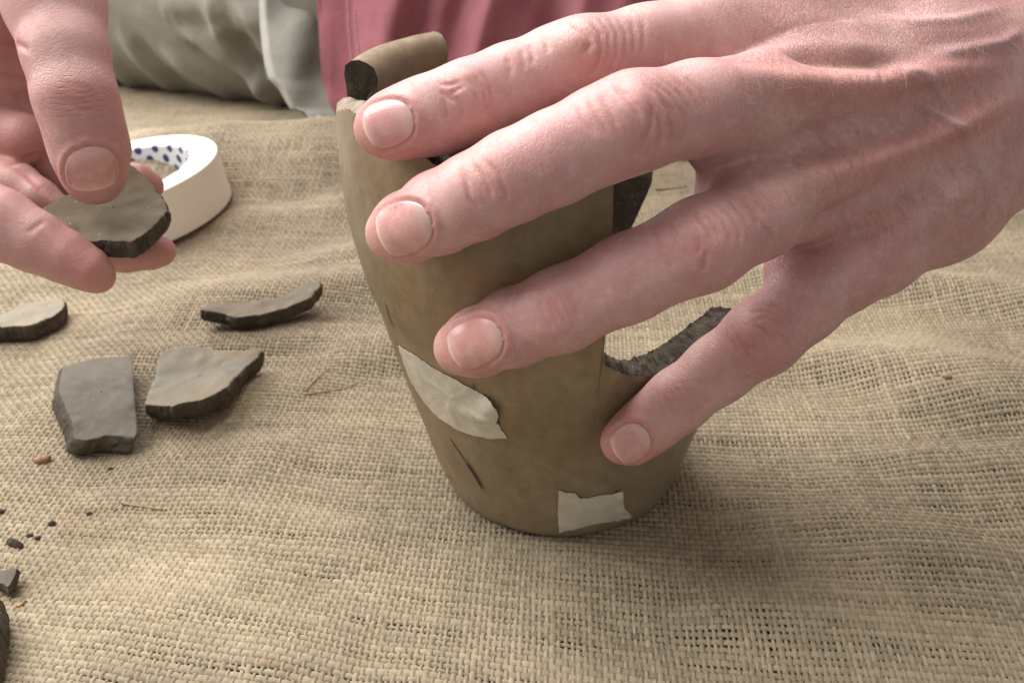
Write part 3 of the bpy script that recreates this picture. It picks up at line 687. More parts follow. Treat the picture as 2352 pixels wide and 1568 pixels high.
# ------------------------------------------------------------------ person
person = empty('person', (12, 78, 0))
PO = (12, 78, 0)
tag(person, 'person in faded red shirt and khaki trousers kneeling behind the pot, hands piecing it together', 'person')

def build_left_hand():
    h = 0.053
    H = dict(index=[(876, 296, 21.8, 0.60), (905, 288, 21.5, 0.69), (960, 272, 21.3, 0.76), (1010, 260, 21.25, 0.80), (1080, 233, 21.35, 0.84), (1172, 196, 21.5, 0.83), (1280, 156, 21.55, 0.85), (1342, 140, 21.6, 0.90), (1480, 112, 22.2, 0.90), (1640, 76, 22.9, 1.00), (1790, 60, 23.5, 1.10)],
             middle=[(903, 535, 22.2, 0.62), (935, 524, 21.75, 0.745), (1010, 488, 20.95, 0.83), (1090, 452, 20.4, 0.845), (1180, 405, 20.1, 0.88), (1275, 363, 19.95, 0.90), (1380, 312, 19.95, 0.92), (1458, 280, 20.0, 0.965), (1600, 250, 20.6, 0.94), (1760, 228, 21.6, 1.02), (1900, 215, 22.6, 1.06)],
             ring=[(1060, 798, 23.2, 0.652), (1098, 786, 22.75, 0.752), (1180, 752, 22.0, 0.826), (1288, 712, 21.45, 0.877), (1440, 640, 21.0, 0.889), (1612, 562, 20.95, 0.963), (1740, 495, 21.6, 0.919), (1840, 448, 22.4, 0.972), (1945, 408, 23.2, 1.035)],
             pinky=[(1427, 1016, 24.9, 0.522), (1456, 1000, 24.7, 0.633), (1500, 966, 24.45, 0.694), (1556, 920, 24.2, 0.746), (1650, 848, 23.9, 0.780), (1752, 772, 23.2, 0.876), (1845, 700, 23.1, 0.831), (1935, 625, 23.5, 0.911), (2010, 570, 24.0, 0.960)])
    allp = np.array([P(x, y, z) for c in H.values() for x, y, z, r in c] + [P(2560, 60, 28), P(2560, 380, 29), P(1900, -90, 28), P(1500, 150, 27)])
    lo = allp.min(0) - 2.6; hi = allp.max(0) + 2.6
    palm = Field(lo, hi, h)
    pr = []
    wr = [(2330, 20, 25.9, 1.25), (2350, 120, 25.5, 1.45), (2345, 220, 25.7, 1.45), (2300, 325, 26.3, 1.25)]
    for f, w in zip(('index', 'middle', 'ring', 'pinky'), wr):
        m = H[f][-1]; mid = tuple(np.array(m) * 0.5 + np.array(w) * 0.5); mid = (mid[0], mid[1], mid[2] - 0.12, 1.22)
        pr += chain([m, mid, w])
    pr += chain([(2330, 20, 25.9, 1.3), (2480, 10, 27.2, 1.7), (2700, -40, 28.5, 2.2)]) + chain([(2350, 120, 25.5, 1.45), (2480, 130, 26.8, 1.8), (2700, 70, 28.0, 2.3)])
    pr += chain([(2345, 220, 25.7, 1.45), (2440, 240, 27.0, 1.7), (2700, 170, 28.5, 2.3)]) + chain([(2300, 325, 26.3, 1.25), (2400, 310, 27.5, 1.5), (2600, 260, 28.6, 2.1)])
    # webs and the flesh of the palm
    pr += chain([(1655, 150, 22.7, .50), (1770, 140, 23.2, .75), (1900, 130, 24.0, 1.0)]) + chain([(1705, 392, 22.6, .56), (1765, 375, 22.7, .70), (1900, 330, 23.4, .92)]) + chain([(1620, 352, 21.8, .36), (1725, 380, 22.6, .55)]) + chain([(1640, 462, 22.5, .34), (1725, 400, 22.7, .55)]) + chain([(1795, 612, 23.6, .40), (1880, 585, 23.9, .56), (1960, 520, 24.3, .86)])
    pr += chain([(1990, 560, 24.5, 1.0), (2150, 470, 25.6, 1.2), (2290, 380, 26.7, 1.15)])
    pr += chain([(1850, 120, 24.7, 1.2), (2100, 150, 26.2, 1.5), (2350, 150, 27.2, 1.6)]) + chain([(1950, 400, 24.7, 1.1), (2150, 330, 26.2, 1.4), (2300, 260, 27.0, 1.5)])
    palm.add(pr, 0.95)
    # thumb behind the fingers, inside the broken pot
    palm.add(chain([(2250, -40, 27.6, 1.5), (2050, -60, 28.2, 1.5), (1850, -10, 28.2, 1.25), (1680, 60, 27.6, 1.0), (1560, 110, 27.0, 1.0), (1440, 165, 26.4, .8)]), 0.6)
    out = palm.F.copy()
    for f, c in H.items():
        fd = Field(lo, hi, h); fd.add(chain(c), 0.28)
        out = np.minimum(out, smin(palm.F, fd.F, 0.75 if f != 'pinky' else 0.6))
    V, F = surface_nets(out, lo, h); V = relax(V, F, 4, 0.5)
    return Surf(V, F), H
LH, LJ = build_left_hand()
print('left hand', len(LH.V))

def joint_creases(s, cx, cy, ang, span, offs, amp=-0.050, sig=0.042, bow=0.22, seed=0):
    """a family of bowed creases across a finger: offs = offsets along the finger in px"""
    r = random.Random(seed); c, sn = math.cos(math.radians(ang)), math.sin(math.radians(ang))
    for o in offs:
        pts = []; hs_ = span * r.uniform(0.65, 1.0); sh = r.uniform(-0.15, 0.15) * span; b = bow * (1 if o >= 0 else -1) * r.uniform(.6, 1.2) * min(1.0, abs(o) / 30.0 + .25)
        for t in np.linspace(-1, 1, 9):
            u = o - b * span * t * t * 0.9 + r.uniform(-2, 2); w = t * hs_ + sh
            pts.append((cx + c * u - sn * w, cy + sn * u + c * w))
        s.line(pts, amp * r.uniform(0.6, 1.15), sig * r.uniform(0.85, 1.15), red=0.42, step=6)
# knuckle bulges, hollows between them
for (x, y, a_, sg, rd) in [(1330, 120, .06, .5, .35), (1465, 290, .06, .55, .35), (1612, 555, .06, .55, .40), (1752, 770, .06, .45, .45),
                           (1068, 232, .02, .4, .35), (1108, 432, .02, .45, .3), (1290, 708, .02, .42, .3), (1556, 915, .02, .35, .4)]:
    LH.blob(x, y, a_, sg, rd)
LH.apply()
# knuckle creases, drawn one by one
def crease_set(s_, sets, fx, fy, amp, sig, red=0.5):
    for pts in sets: s_.line([fx(*p) for p in pts], amp, sig, red=red, step=4)
A1 = lambda x, y: (735 + .3906 * x, .3906 * y)
A2 = lambda x, y: (1286.3 + .3517 * x, 349.1 + .3517 * y)
A3 = lambda x, y: (1562 + .1172 * x, 643.2 + .1172 * y)
def cs(fn, sets, amp, sig, red=0.5):
    for pts in sets: LH.line([fn(*p) for p in pts], amp, sig, red=red, step=4)
cs(A1, [[(1470, 130), (1520, 170), (1580, 215), (1590, 260), (1545, 330)], [(1590, 110), (1650, 200), (1660, 300), (1620, 400), (1560, 470)]], -0.058, 0.04, 0.56)
cs(A1, [[(1640, 95), (1700, 190), (1700, 320), (1650, 430)], [(1690, 90), (1750, 190), (1745, 330), (1690, 450)], [(1750, 100), (1800, 200), (1795, 330), (1740, 440)], [(1830, 110), (1850, 220), (1840, 330)], [(1895, 110), (1905, 220), (1890, 320)],
        [(1230, 260), (1250, 330), (1245, 400)], [(1180, 290), (1200, 360), (1200, 420)], [(1100, 330), (1120, 400), (1115, 460)], [(1290, 190), (1330, 240), (1345, 320)]], -0.035, 0.037, 0.39)
cs(A1, [[(1720, 500), (1790, 560), (1850, 640), (1890, 720)], [(1920, 570), (1955, 640), (1950, 720), (1920, 800), (1890, 870)], [(1965, 640), (2000, 720), (2000, 810), (1985, 880)], [(1990, 560), (2060, 660), (2080, 760), (2060, 860)]], -0.061, 0.04, 0.56)
cs(A1, [[(1880, 480), (2000, 560), (2080, 650), (2115, 760)], [(1940, 470), (2060, 560), (2140, 680), (2160, 760)], [(2010, 460), (2120, 560), (2190, 680)], [(2080, 450), (2180, 550), (2240, 660)], [(2150, 450), (2240, 540), (2290, 640)], [(1500, 600), (1550, 690), (1620, 800)], [(1570, 570), (1640, 690), (1700, 800)], [(1640, 545), (1700, 640), (1760, 760)]], -0.035, 0.037, 0.39)
cs(A1, [[(820, 970), (860, 1060), (880, 1170), (950, 1260)], [(890, 950), (950, 1040), (1000, 1130), (1020, 1180)], [(960, 930), (1050, 1030), (1100, 1150), (1080, 1200)]], -0.049, 0.038, 0.49)
cs(A1, [[(700, 490), (760, 500), (830, 480)], [(760, 560), (800, 530), (850, 500)], [(720, 570), (745, 640), (750, 720)], [(790, 560), (830, 620), (850, 700)], [(860, 450), (920, 520), (940, 620)], [(900, 430), (960, 520), (980, 620)], [(940, 410), (1000, 500), (1015, 600)], [(700, 520), (740, 560), (800, 600)]], -0.040, 0.038, 0.49)
cs(A2, [[(860, 370), (920, 450), (980, 520), (1000, 600)], [(940, 400), (1010, 470), (1045, 560)], [(880, 540), (910, 610), (905, 680)], [(950, 640), (945, 740), (920, 790)]], -0.058, 0.04, 0.56)
cs(A2, [[(700, 440), (740, 520), (790, 620), (850, 720)], [(600, 470), (640, 560), (700, 650)], [(980, 360), (1060, 440), (1110, 540), (1110, 640)], [(1040, 340), (1120, 420), (1175, 520), (1180, 620)], [(1110, 320), (1190, 410), (1240, 510)], [(1180, 300), (1260, 390), (1300, 490)], [(650, 620), (700, 700), (740, 780)]], -0.037, 0.037, 0.39)
cs(A3, [[(1450, 870), (1600, 960), (1750, 1050), (1900, 1200)], [(1800, 930), (1980, 1050), (2100, 1200), (2130, 1350)], [(1100, 1050), (1180, 1220), (1300, 1400), (1400, 1560)], [(1250, 1280), (1380, 1300), (1500, 1240)]], -0.052, 0.04, 0.56)
cs(A3, [[(1400, 820), (1700, 730), (2000, 850), (2200, 1050), (2260, 1300)], [(1000, 1150), (1050, 1300), (1120, 1450)], [(1300, 640), (1700, 600), (2100, 760), (2330, 1000)], [(900, 1000), (930, 1150), (990, 1300)], [(1500, 480), (1900, 520), (2250, 740), (2450, 980)]], -0.033, 0.037, 0.39)
joint_creases(LH, 1290, 712, -22, 60, (-42, -22, -4, 16, 34), amp=-0.040, seed=7)
joint_creases(LH, 1560, 915, -37, 42, (-26, -8, 10, 26), amp=-0.030, seed=8)
LH.blob(*A1(1850, 620), .05, .25); LH.blob(*A1(1500, 240), .05, .22); LH.blob(*A2(930, 500), .045, .22); LH.blob(*A3(1500, 1100), .045, .22)
# tendons, knuckle ridges and veins on the back of the hand
LH.line([(1700, 170), (1800, 190), (1900, 200), (2020, 190), (2150, 168), (2300, 150)], 0.27, 0.20, red=0.35)
LH.line([(1800, 430), (1900, 400), (2000, 372), (2080, 345), (2200, 290), (2320, 235)], 0.24, 0.20, red=0.4)
LH.line([(1960, 600), (2050, 545), (2150, 480), (2260, 400)], 0.14, 0.24)
LH.line([(1760, 60), (1900, 60), (2050, 66), (2250, 70)], 0.12, 0.26)
LH.line([(1800, 120), (1900, 128), (2010, 135), (2080, 150)], -0.30, 0.22)
LH.line([(1800, 335), (1870, 310), (1950, 290), (2060, 262)], -0.22, 0.26)
LH.line([(1860, 530), (1910, 502), (2000, 460), (2080, 410)], -0.27, 0.26)
LH.line([(2100, 235), (2150, 262), (2185, 285), (2215, 312)], 0.19, 0.095, vein=0.7)
LH.line([(2040, 165), (2100, 170), (2140, 195), (2190, 262)], 0.11, 0.09, vein=0.8)
LH.line([(2020, 40), (2100, 60), (2190, 50), (2300, 20)], 0.07, 0.10, vein=0.7)
LH.line([(2130, 130), (2210, 118), (2300, 100), (2352, 70)], 0.12, 0.10, vein=0.8)
LH.line([(2215, 312), (2250, 400), (2270, 470)], 0.08, 0.10, vein=0.7)
LH.line([(2060, 420), (2110, 470), (2170, 500)], 0.07, 0.09, vein=0.6)
LH.apply()
tr_ = random.Random(5)
for k, x in enumerate(sorted(tr_.uniform(1850, 2085) for _ in range(15))):
    a_ = tr_.uniform(.4, 1.1); e_ = tr_.uniform(-6, 6)
    LH.line([(x - 4 - e_, 178 - (x - 1850) * .10 + e_), (x + 4, 196 - (x - 1850) * .10), (x + 6 + e_, 222 - (x - 1850) * .14 + 2 * e_)], -0.034 * a_, 0.034, red=0.45 * a_, step=4)
for k, x in enumerate(()):      # transverse folds on the flank of the middle tendon
    LH.line([(x - 4, 178 - (x - 1850) * .10), (x + 4, 196 - (x - 1850) * .10), (x + 6, 222 - (x - 1850) * .14)], -0.030, 0.032, red=0.45, step=4)
for k, x in enumerate(sorted(tr_.uniform(1900, 2075) for _ in range(12))):
    LH.line([(x - 3, 366 - (x - 1905) * .22), (x + 5, 384 - (x - 1905) * .22), (x + 8, 408 - (x - 1905) * .24)], -0.028 * tr_.uniform(.4, 1.1), 0.034, red=0.4, step=4)
for k in range(6):
    LH.line([(1955 + 20 * k, 478 - 4 * k), (1985 + 19 * k, 500), (2000 + 17 * k, 535), (1998 + 16 * k, 570)], -0.024, 0.034, red=0.30, step=5)
for k in range(7):
    LH.line([(1690 + 15 * k, 95 + 2 * k), (1700 + 16 * k, 120), (1690 + 18 * k, 150)], -0.020, 0.03, red=0.25, step=5)
for k in range(6):
    LH.line([(1850, 268 + 11 * k), (1920, 262 + 12 * k), (2010, 262 + 10 * k)], -0.016, 0.03, red=0.2, step=6)
LH.apply()
for (x, y, d, L_, W_, m) in [(1350, 105, (40, -15), .95, .75, 1), (1480, 285, (40, -15), 1.0, .8, 1), (1630, 548, (40, -20), 1.0, .8, 1), (1770, 760, (40, -28), .9, .7, 1),
                             (1072, 230, (40, -15), .55, .6, .9), (1115, 430, (40, -15), .5, .6, .7), (1292, 706, (40, -16), .55, .6, .8), (1560, 912, (40, -30), .45, .5, .7),
                             (1900, 215, (40, -4), 1.6, .7, .9), (2030, 365, (40, -10), 1.2, .6, .8), (1750, 70, (40, -5), 1.4, 1.0, .6), (1990, 560, (30, -20), 1.1, .9, .8), (1700, 230, (40, -8), 1.0, .9, .5)]:
    LH.wrinkle_zone(x, y, d, L_, W_, m * 0.4)
# fingertips are ruddier
for (x, y) in [(845, 310), (860, 560), (1020, 810), (1400, 1030)]: LH.blob(x + 20, y, 0, .75, .55)
left_hand = bpy.data.objects.new('hand', None)      # replaced below once nails have pressed their folds
bpy.data.objects.remove(left_hand)
nail_specs_L = [(893, 283, 162, 57, 53), (930, 523, 160, 62, 61), (1093, 786, 158, 62, 55), (1450, 1016, 146, 44, 44)]
def finish_hand(s, specs, label, skin):
    o = bpy.data.objects.new('hand', bpy.data.meshes.new('hand_tmp')); link(o, person)
    for sp in specs: s.nail('fingernail', o, *sp, PO)
    s.V = s.V + s.N * s.D[:, None]; s.D[:] = 0
    bx, by, bz = project(s.V); back = np.clip((bx - 1600) / 250, 0, 1) if s is LH else np.zeros(len(s.V))
    tmp = mesh('hand', s.V, s.F, skin, None, PO, attrs={'back': back, 'red': np.clip(s.red, 0, 1), 'wmask': s.wmask, 'wu': s.wu, 'vein': s.vein})
    me = tmp.data; old = o.data; o.data = me; bpy.data.objects.remove(tmp); bpy.data.meshes.remove(old); me.name = 'hand'
    o['label'] = label; return o
finish_hand(LH, nail_specs_L, 'hand spread over the pot, fingers nearly straight', M_SKIN)

def build_right_hand():
    h = 0.064
    thumb = [(214, 398, 27.6, .86), (207, 345, 27.3, 1.00), (190, 280, 27.0, 1.00), (172, 218, 26.8, 1.04), (150, 120, 26.9, 1.08), (125, 10, 27.3, 1.30), (90, -120, 28.0, 1.6)]
    index = [(228, 636, 27.6, .42), (205, 620, 27.5, .56), (150, 590, 27.4, .68), (80, 555, 27.3, .80), (0, 515, 27.2, .93), (-110, 455, 27.6, 1.02), (-230, 380, 28.2, 1.05)]
    middle = [(372, 577, 30.3, .42), (345, 577, 30.2, .50), (290, 577, 30.2, .58), (200, 570, 30.2, .72), (90, 520, 30.2, .85), (-60, 440, 30.2, .95), (-200, 360, 30, 1.0)]
    ring = [(345, 428, 31.2, .42), (315, 420, 31.0, .52), (250, 410, 31.0, .62), (150, 400, 31.2, .75), (30, 380, 31.4, .85), (-110, 330, 31.4, .95)]
    curl = [(128, 470, 29.6, .38), (90, 452, 29.6, .50), (40, 425, 29.8, .62), (-60, 390, 30.2, .8)]
    allp = np.array([P(x, y, z) for c in (thumb, index, middle, ring, curl) for x, y, z, r in c] + [P(-260, -220, 31), P(-200, 100, 33)])
    lo = allp.min(0) - 2.0; hi = allp.max(0) + 2.0
    palm = Field(lo, hi, h)
    palm.add(chain([(70, -140, 29.5, 1.6), (-40, 40, 30.0, 1.45), (-120, 250, 30.4, 1.3), (-170, 350, 30.2, 1.2)]) + chain([(40, -60, 29.6, 1.2), (10, 110, 30.6, .95), (-40, 240, 31, 1.1)])
             + chain([(-40, 150, 30.8, .9), (38, 178, 30.6, .72)]) + chain([(-60, 300, 30.8, 1.0), (52, 320, 30.2, .80)]) + chain([(-200, -150, 31, 2.2), (-160, 150, 31.5, 1.9)]) + chain([(-40, 230, 32.0, 1.3), (95, 260, 31.6, .9)]) + chain([(-40, 400, 32.0, 1.1), (110, 360, 31.6, .8)]), 0.5)
    out = palm.F.copy()
    for c, k in ((thumb, 0.5), (index, 0.35), (middle, 0.3), (ring, 0.3), (curl, 0.12)):
        fd = Field(lo, hi, h); fd.add(chain(c), 0.3); out = np.minimum(out, smin(palm.F, fd.F, k))
    V, F = surface_nets(out, lo, h); V = relax(V, F, 4, 0.5)
    return Surf(V, F)
RH = build_right_hand(); print('right hand', len(RH.V))
RH.blob(180, 225, .05, .5, .25)
joint_creases(RH, 178, 228, 105, 55, (-30, -14, 4, 20), amp=-0.03, sig=.05, seed=11)
for pts in ([(0, 98), (40, 102), (70, 120)], [(0, 172), (40, 178), (70, 190)], [(10, 380), (50, 370), (95, 350)], [(20, 380), (60, 400), (110, 450)]):
    RH.line(pts, -0.07, 0.07, red=0.6)
RH.line([(60, 537), (90, 515), (105, 505)], -0.04, 0.05, red=.4)
RH.wrinkle_zone(178, 225, (5, 40), .7, .8, .8)
for (x, y, r) in [(205, 420, .5), (215, 630, .6), (360, 575, .6), (345, 420, .7), (30, 330, .5), (40, 140, .4), (110, 590, .35)]: RH.blob(x, y, 0, .8, r)
finish_hand(RH, [(210, 387, 82, 50, 62)], 'hand holding a sherd between thumb and forefinger', M_SKINR)

# forearms and sleeves, mostly above the picture
def tube(name, path, radii, mat, parent, origin, nseg=28, sub=8, fold=0.0, seed=0):
    path = np.asarray(path, float); t = np.arange(len(path)); tt = np.linspace(0, len(path) - 1, (len(path) - 1) * sub + 1)
    c = np.stack([np.interp(tt, t, path[:, k]) for k in range(3)], -1); r = np.interp(tt, t, radii)
    for _ in range(3): c[1:-1] = 0.5 * c[1:-1] + 0.25 * (c[:-2] + c[2:])
    T = np.gradient(c, axis=0); T /= np.linalg.norm(T, axis=1, keepdims=True); A = np.cross(T, [0.1, 0.2, 1.0]); A /= np.linalg.norm(A, axis=1, keepdims=True); B = np.cross(T, A)
    a = np.linspace(0, 2 * math.pi, nseg, endpoint=False); rr = r[:, None] * (1 + fold * 2 * hash_noise(tt[:, None] * 2.2, a[None, :] * 1.9, 80 + seed))
    V = c[:, None, :] + rr[..., None] * (np.cos(a)[None, :, None] * A[:, None, :] + np.sin(a)[None, :, None] * B[:, None, :])
    V = V.reshape(-1, 3); F = [list(f) for f in grid_faces(len(c), nseg, True)]
    F += [list(range(nseg))[::-1], [(len(c) - 1) * nseg + j for j in range(nseg)]]
    return mesh(name, V, F, mat, parent, origin, sharp=70)
wL = P(2640, 60, 28.6); wR = P(-40, -180, 30.2)
tube('sleeve', [wL + (2.5, 1.0, 0.8), (27, 32, 17), (33, 46, 22), (34, 62, 36), (30, 76, 48)], [4.2, 4.6, 5.6, 6.4, 8], M_SHIRT, person, PO, fold=.12, seed=1)['label'] = 'sleeve of the arm reaching to the pot'
tube('forearm', [P(2600, 80, 28.2), wL + (2.5, 1.0, 0.8), (27, 32, 17)], [2.7, 3.0, 3.4], M_SKIN, person, PO)
tube('forearm', [wR + (0.3, -.3, -0.8), (-13.5, 37, 20), (-14, 46, 24)], [2.3, 2.8, 3.2], M_SKIN, person, PO)
tube('sleeve', [(-13.8, 42, 22), (-14, 52, 26), (-9, 62, 34), (0, 78, 48)], [4.2, 5, 6, 8], M_SHIRT, person, PO, fold=.12, seed=2)['label'] = 'sleeve of the arm holding the sherd'

# trousers: one leg lying along the ground, cloth of the other falling in front
def cloth_tube(path, radii, nl, nc, a0, a1, squash=1.0):
    path = np.asarray(path, float); t = np.arange(len(path)); tt = np.linspace(0, len(path) - 1, nl)
    c = np.stack([np.interp(tt, t, path[:, k]) for k in range(3)], -1); r = np.interp(tt, t, radii)
    for _ in range(nl // 12): c[1:-1] = 0.5 * c[1:-1] + 0.25 * (c[:-2] + c[2:])
    T = np.gradient(c, axis=0); T /= np.linalg.norm(T, axis=1, keepdims=True); A = np.cross([0, 0, 1.0], T); A /= np.linalg.norm(A, axis=1, keepdims=True); B = np.cross(T, A)
    a = np.linspace(a0, a1, nc)
    V = c[:, None, :] + r[:, None, None] * (np.cos(a)[None, :, None] * A[:, None, :] + squash * np.sin(a)[None, :, None] * B[:, None, :])
    return V.reshape(-1, 3), grid_faces(nl, nc)
def two_sided(V, F, N, th):
    n = len(V); return np.concatenate([V, V - N * th]), np.concatenate([F, F[:, ::-1] + n])
tV, tF = cloth_tube([(-62, 87, 7.4), (-40, 83.5, 7.5), (-24, 76.5, 7.4), (-12, 72.0, 7.3), (6, 73, 7.3)], [9, 9, 9.0, 8.9, 8.9], 220, 150, 0, 2 * math.pi, 1.0)
TR = Surf(tV, tF)
if np.mean((TR.N * (TR.V - TR.V.mean(0)))[:, 1]) < 0: TR.F = TR.F[:, ::-1]; TR.N = -TR.N
for pts, amp, sig in [([(390, 45), (470, 110), (560, 170), (640, 225), (690, 255)], .6, .38), ([(270, 60), (320, 130), (380, 190), (450, 240)], .5, .42), ([(240, 110), (290, 180), (330, 215)], .45, .42),
                      ([(370, 110), (450, 170), (520, 215), (590, 245)], .5, .38), ([(370, 30), (440, 25), (520, 30)], .35, .9), ([(380, 50), (440, 55), (520, 50)], -.4, .5),
                      ([(490, 0), (494, 50), (520, 105), (560, 150), (610, 200), (650, 235)], .8, .42), ([(520, 70), (560, 140), (610, 185)], -1.5, .7),
                      ([(300, 90), (360, 150), (430, 205)], -.45, .5), ([(420, 90), (500, 150), (590, 205)], -.5, .5), ([(560, 60), (580, 40)], .3, .6)]:
    TR.line(pts, amp, sig, step=10)
TR.V = TR.V + TR.N * (TR.D + 0.22 * hash_noise(tV[:, 0] / 3.1, tV[:, 2] / 2.2, 91) + .1 * hash_noise(tV[:, 0] / 1.3 + tV[:, 2], tV[:, 2] / 1.4, 92))[:, None]
tr_ = mesh('trousers', TR.V, TR.F, M_TROUS, person, PO)
# front panel of the trousers falling to the ground right of the deep fold
fx = np.array([(592, -60), (597, 60), (602, 110), (608, 150), (616, 180), (640, 205), (660, 240), (668, 252), (690, 256), (712, 280), (735, 330)], float)
def panel():
    nr, nc = 70, 60; V = []
    yy = np.linspace(-60, 330, nr)
    for k, y in enumerate(yy):
        xl = np.interp(y, fx[:, 1], fx[:, 0]); xs = np.linspace(0, 1, nc)
        xp = xl + (900 - xl) * xs
        z = 60.4 + 4.5 * xs - 2.0 * (y + 60) / 390 + 0.35 * np.sin(xp / 31.0 + y / 70.0) * np.exp(-((xs - .3) / .3) ** 2) + 1.2 * np.exp(-(xs / .025) ** 2)
        z = z + 0.25 * hash_noise(xp / 40, np.full(nc, y / 55.0), 93)
        V.append(P(xp, np.full(nc, y), z))
    V = np.concatenate(V); V[:, 2] = np.maximum(V[:, 2], Hg(V[:, 0], V[:, 1]) + .05); return V, grid_faces(nr, nc)
qV, qF = panel(); qN = vnormals(qV, qF); sg = np.sign((qN @ FWD).mean()); qN = -sg * qN
if sg > 0: qF = qF[:, ::-1]
qV2, qF2 = two_sided(qV, qF, qN, 0.15)
mesh('trouser_leg', qV2, qF2, M_TROUS, person, PO)['label'] = 'fold of trouser cloth falling to the ground beside the shirt tail'

# shirt: hanging tail with a stitched edge, and the body of the shirt above it
edge = np.array([(728, -160), (730, 0), (732, 90), (737, 160), (745, 205), (758, 240), (777, 268), (810, 300), (900, 330), (1200, 345), (1700, 345)], float)
def shirt():
    nr, nc = 120, 160; V = []
    xs = np.linspace(0, 1, nc); ys = np.linspace(0, 1, nr)
    for r in ys:
        row = []
        xp = 728 + 1150 * xs ** 1.15
        # the hem: its lower edge curves down from the left side seam
        ylow = np.interp(xp + 0, edge[1:, 0] + np.array([0] * 10) * 0, edge[1:, 1])
        y = -420 + (ylow + 420) * r
        yy = y
        z = 58.5 - 1.0 * (yy + 200) / 500 + 0.55 * np.sin(xp / 38.0 + 0.5 * np.sin(yy / 90)) * np.clip((xp - 760) / 120, 0, 1) + 0.35 * np.sin(xp / 17.0 + yy / 60.0 + 1.3) * np.clip((xp - 850) / 100, 0, 1) + 0.4 * hash_noise(xp / 60, yy / 70, 95)
        V.append(P(xp, yy, z))
    return np.concatenate(V), grid_faces(nr, nc)
sV, sF = shirt(); sN = vnormals(sV, sF); sg = np.sign((sN @ FWD).mean()); sN = -sg * sN
if sg > 0: sF = sF[:, ::-1]
SH = Surf(sV, sF); SH.N = sN
SH.line([(790, -60), (795, 60), (802, 130), (806, 200), (800, 260)], -0.06, 0.12, taper=False, step=8)
SH.line([(805, -60), (812, 60), (818, 130), (822, 200), (822, 260)], -0.06, 0.12, taper=False, step=8)
sV = SH.V + SH.N * SH.D[:, None]
s2, f2 = two_sided(sV, sF, sN, 0.12)
shirt_o = mesh('shirt', s2, f2, M_SHIRT, person, PO)
st_V, st_F = [], []
for line in ([(798, -40), (800, 60), (806, 120), (810, 180), (806, 235)], [(814, 20), (818, 80), (824, 130), (829, 190)]):
    q = px_polyline(line, SH.hit, 4.5); q = q[np.isfinite(q).all(1)] - FWD * 0.05
    for k in range(0, len(q) - 2, 2):
        d = (q[k + 1] - q[k]); w = np.array([0.035, 0, 0]); b0 = len(st_V)
        st_V += [q[k] - w, q[k] + w, q[k] + d * 1.2 + w, q[k] + d * 1.2 - w]
        st_V += [v - FWD * -0.03 for v in st_V[b0:b0 + 4]]
        st_F += [[b0, b0 + 1, b0 + 2, b0 + 3], [b0 + 7, b0 + 6, b0 + 5, b0 + 4], [b0, b0 + 4, b0 + 5, b0 + 1], [b0 + 1, b0 + 5, b0 + 6, b0 + 2], [b0 + 2, b0 + 6, b0 + 7, b0 + 3], [b0 + 3, b0 + 7, b0 + 4, b0]]
stt = mesh('stitching', np.array(st_V), st_F, M_WHITE, shirt_o, PO, smooth=False)
tube('shirt_back', [(12, 80, 6), (12, 80, 20), (12, 80, 36), (12, 80, 50)], [15, 16, 18, 14], M_SHIRT, person, PO, nseg=40, fold=.06, seed=5)

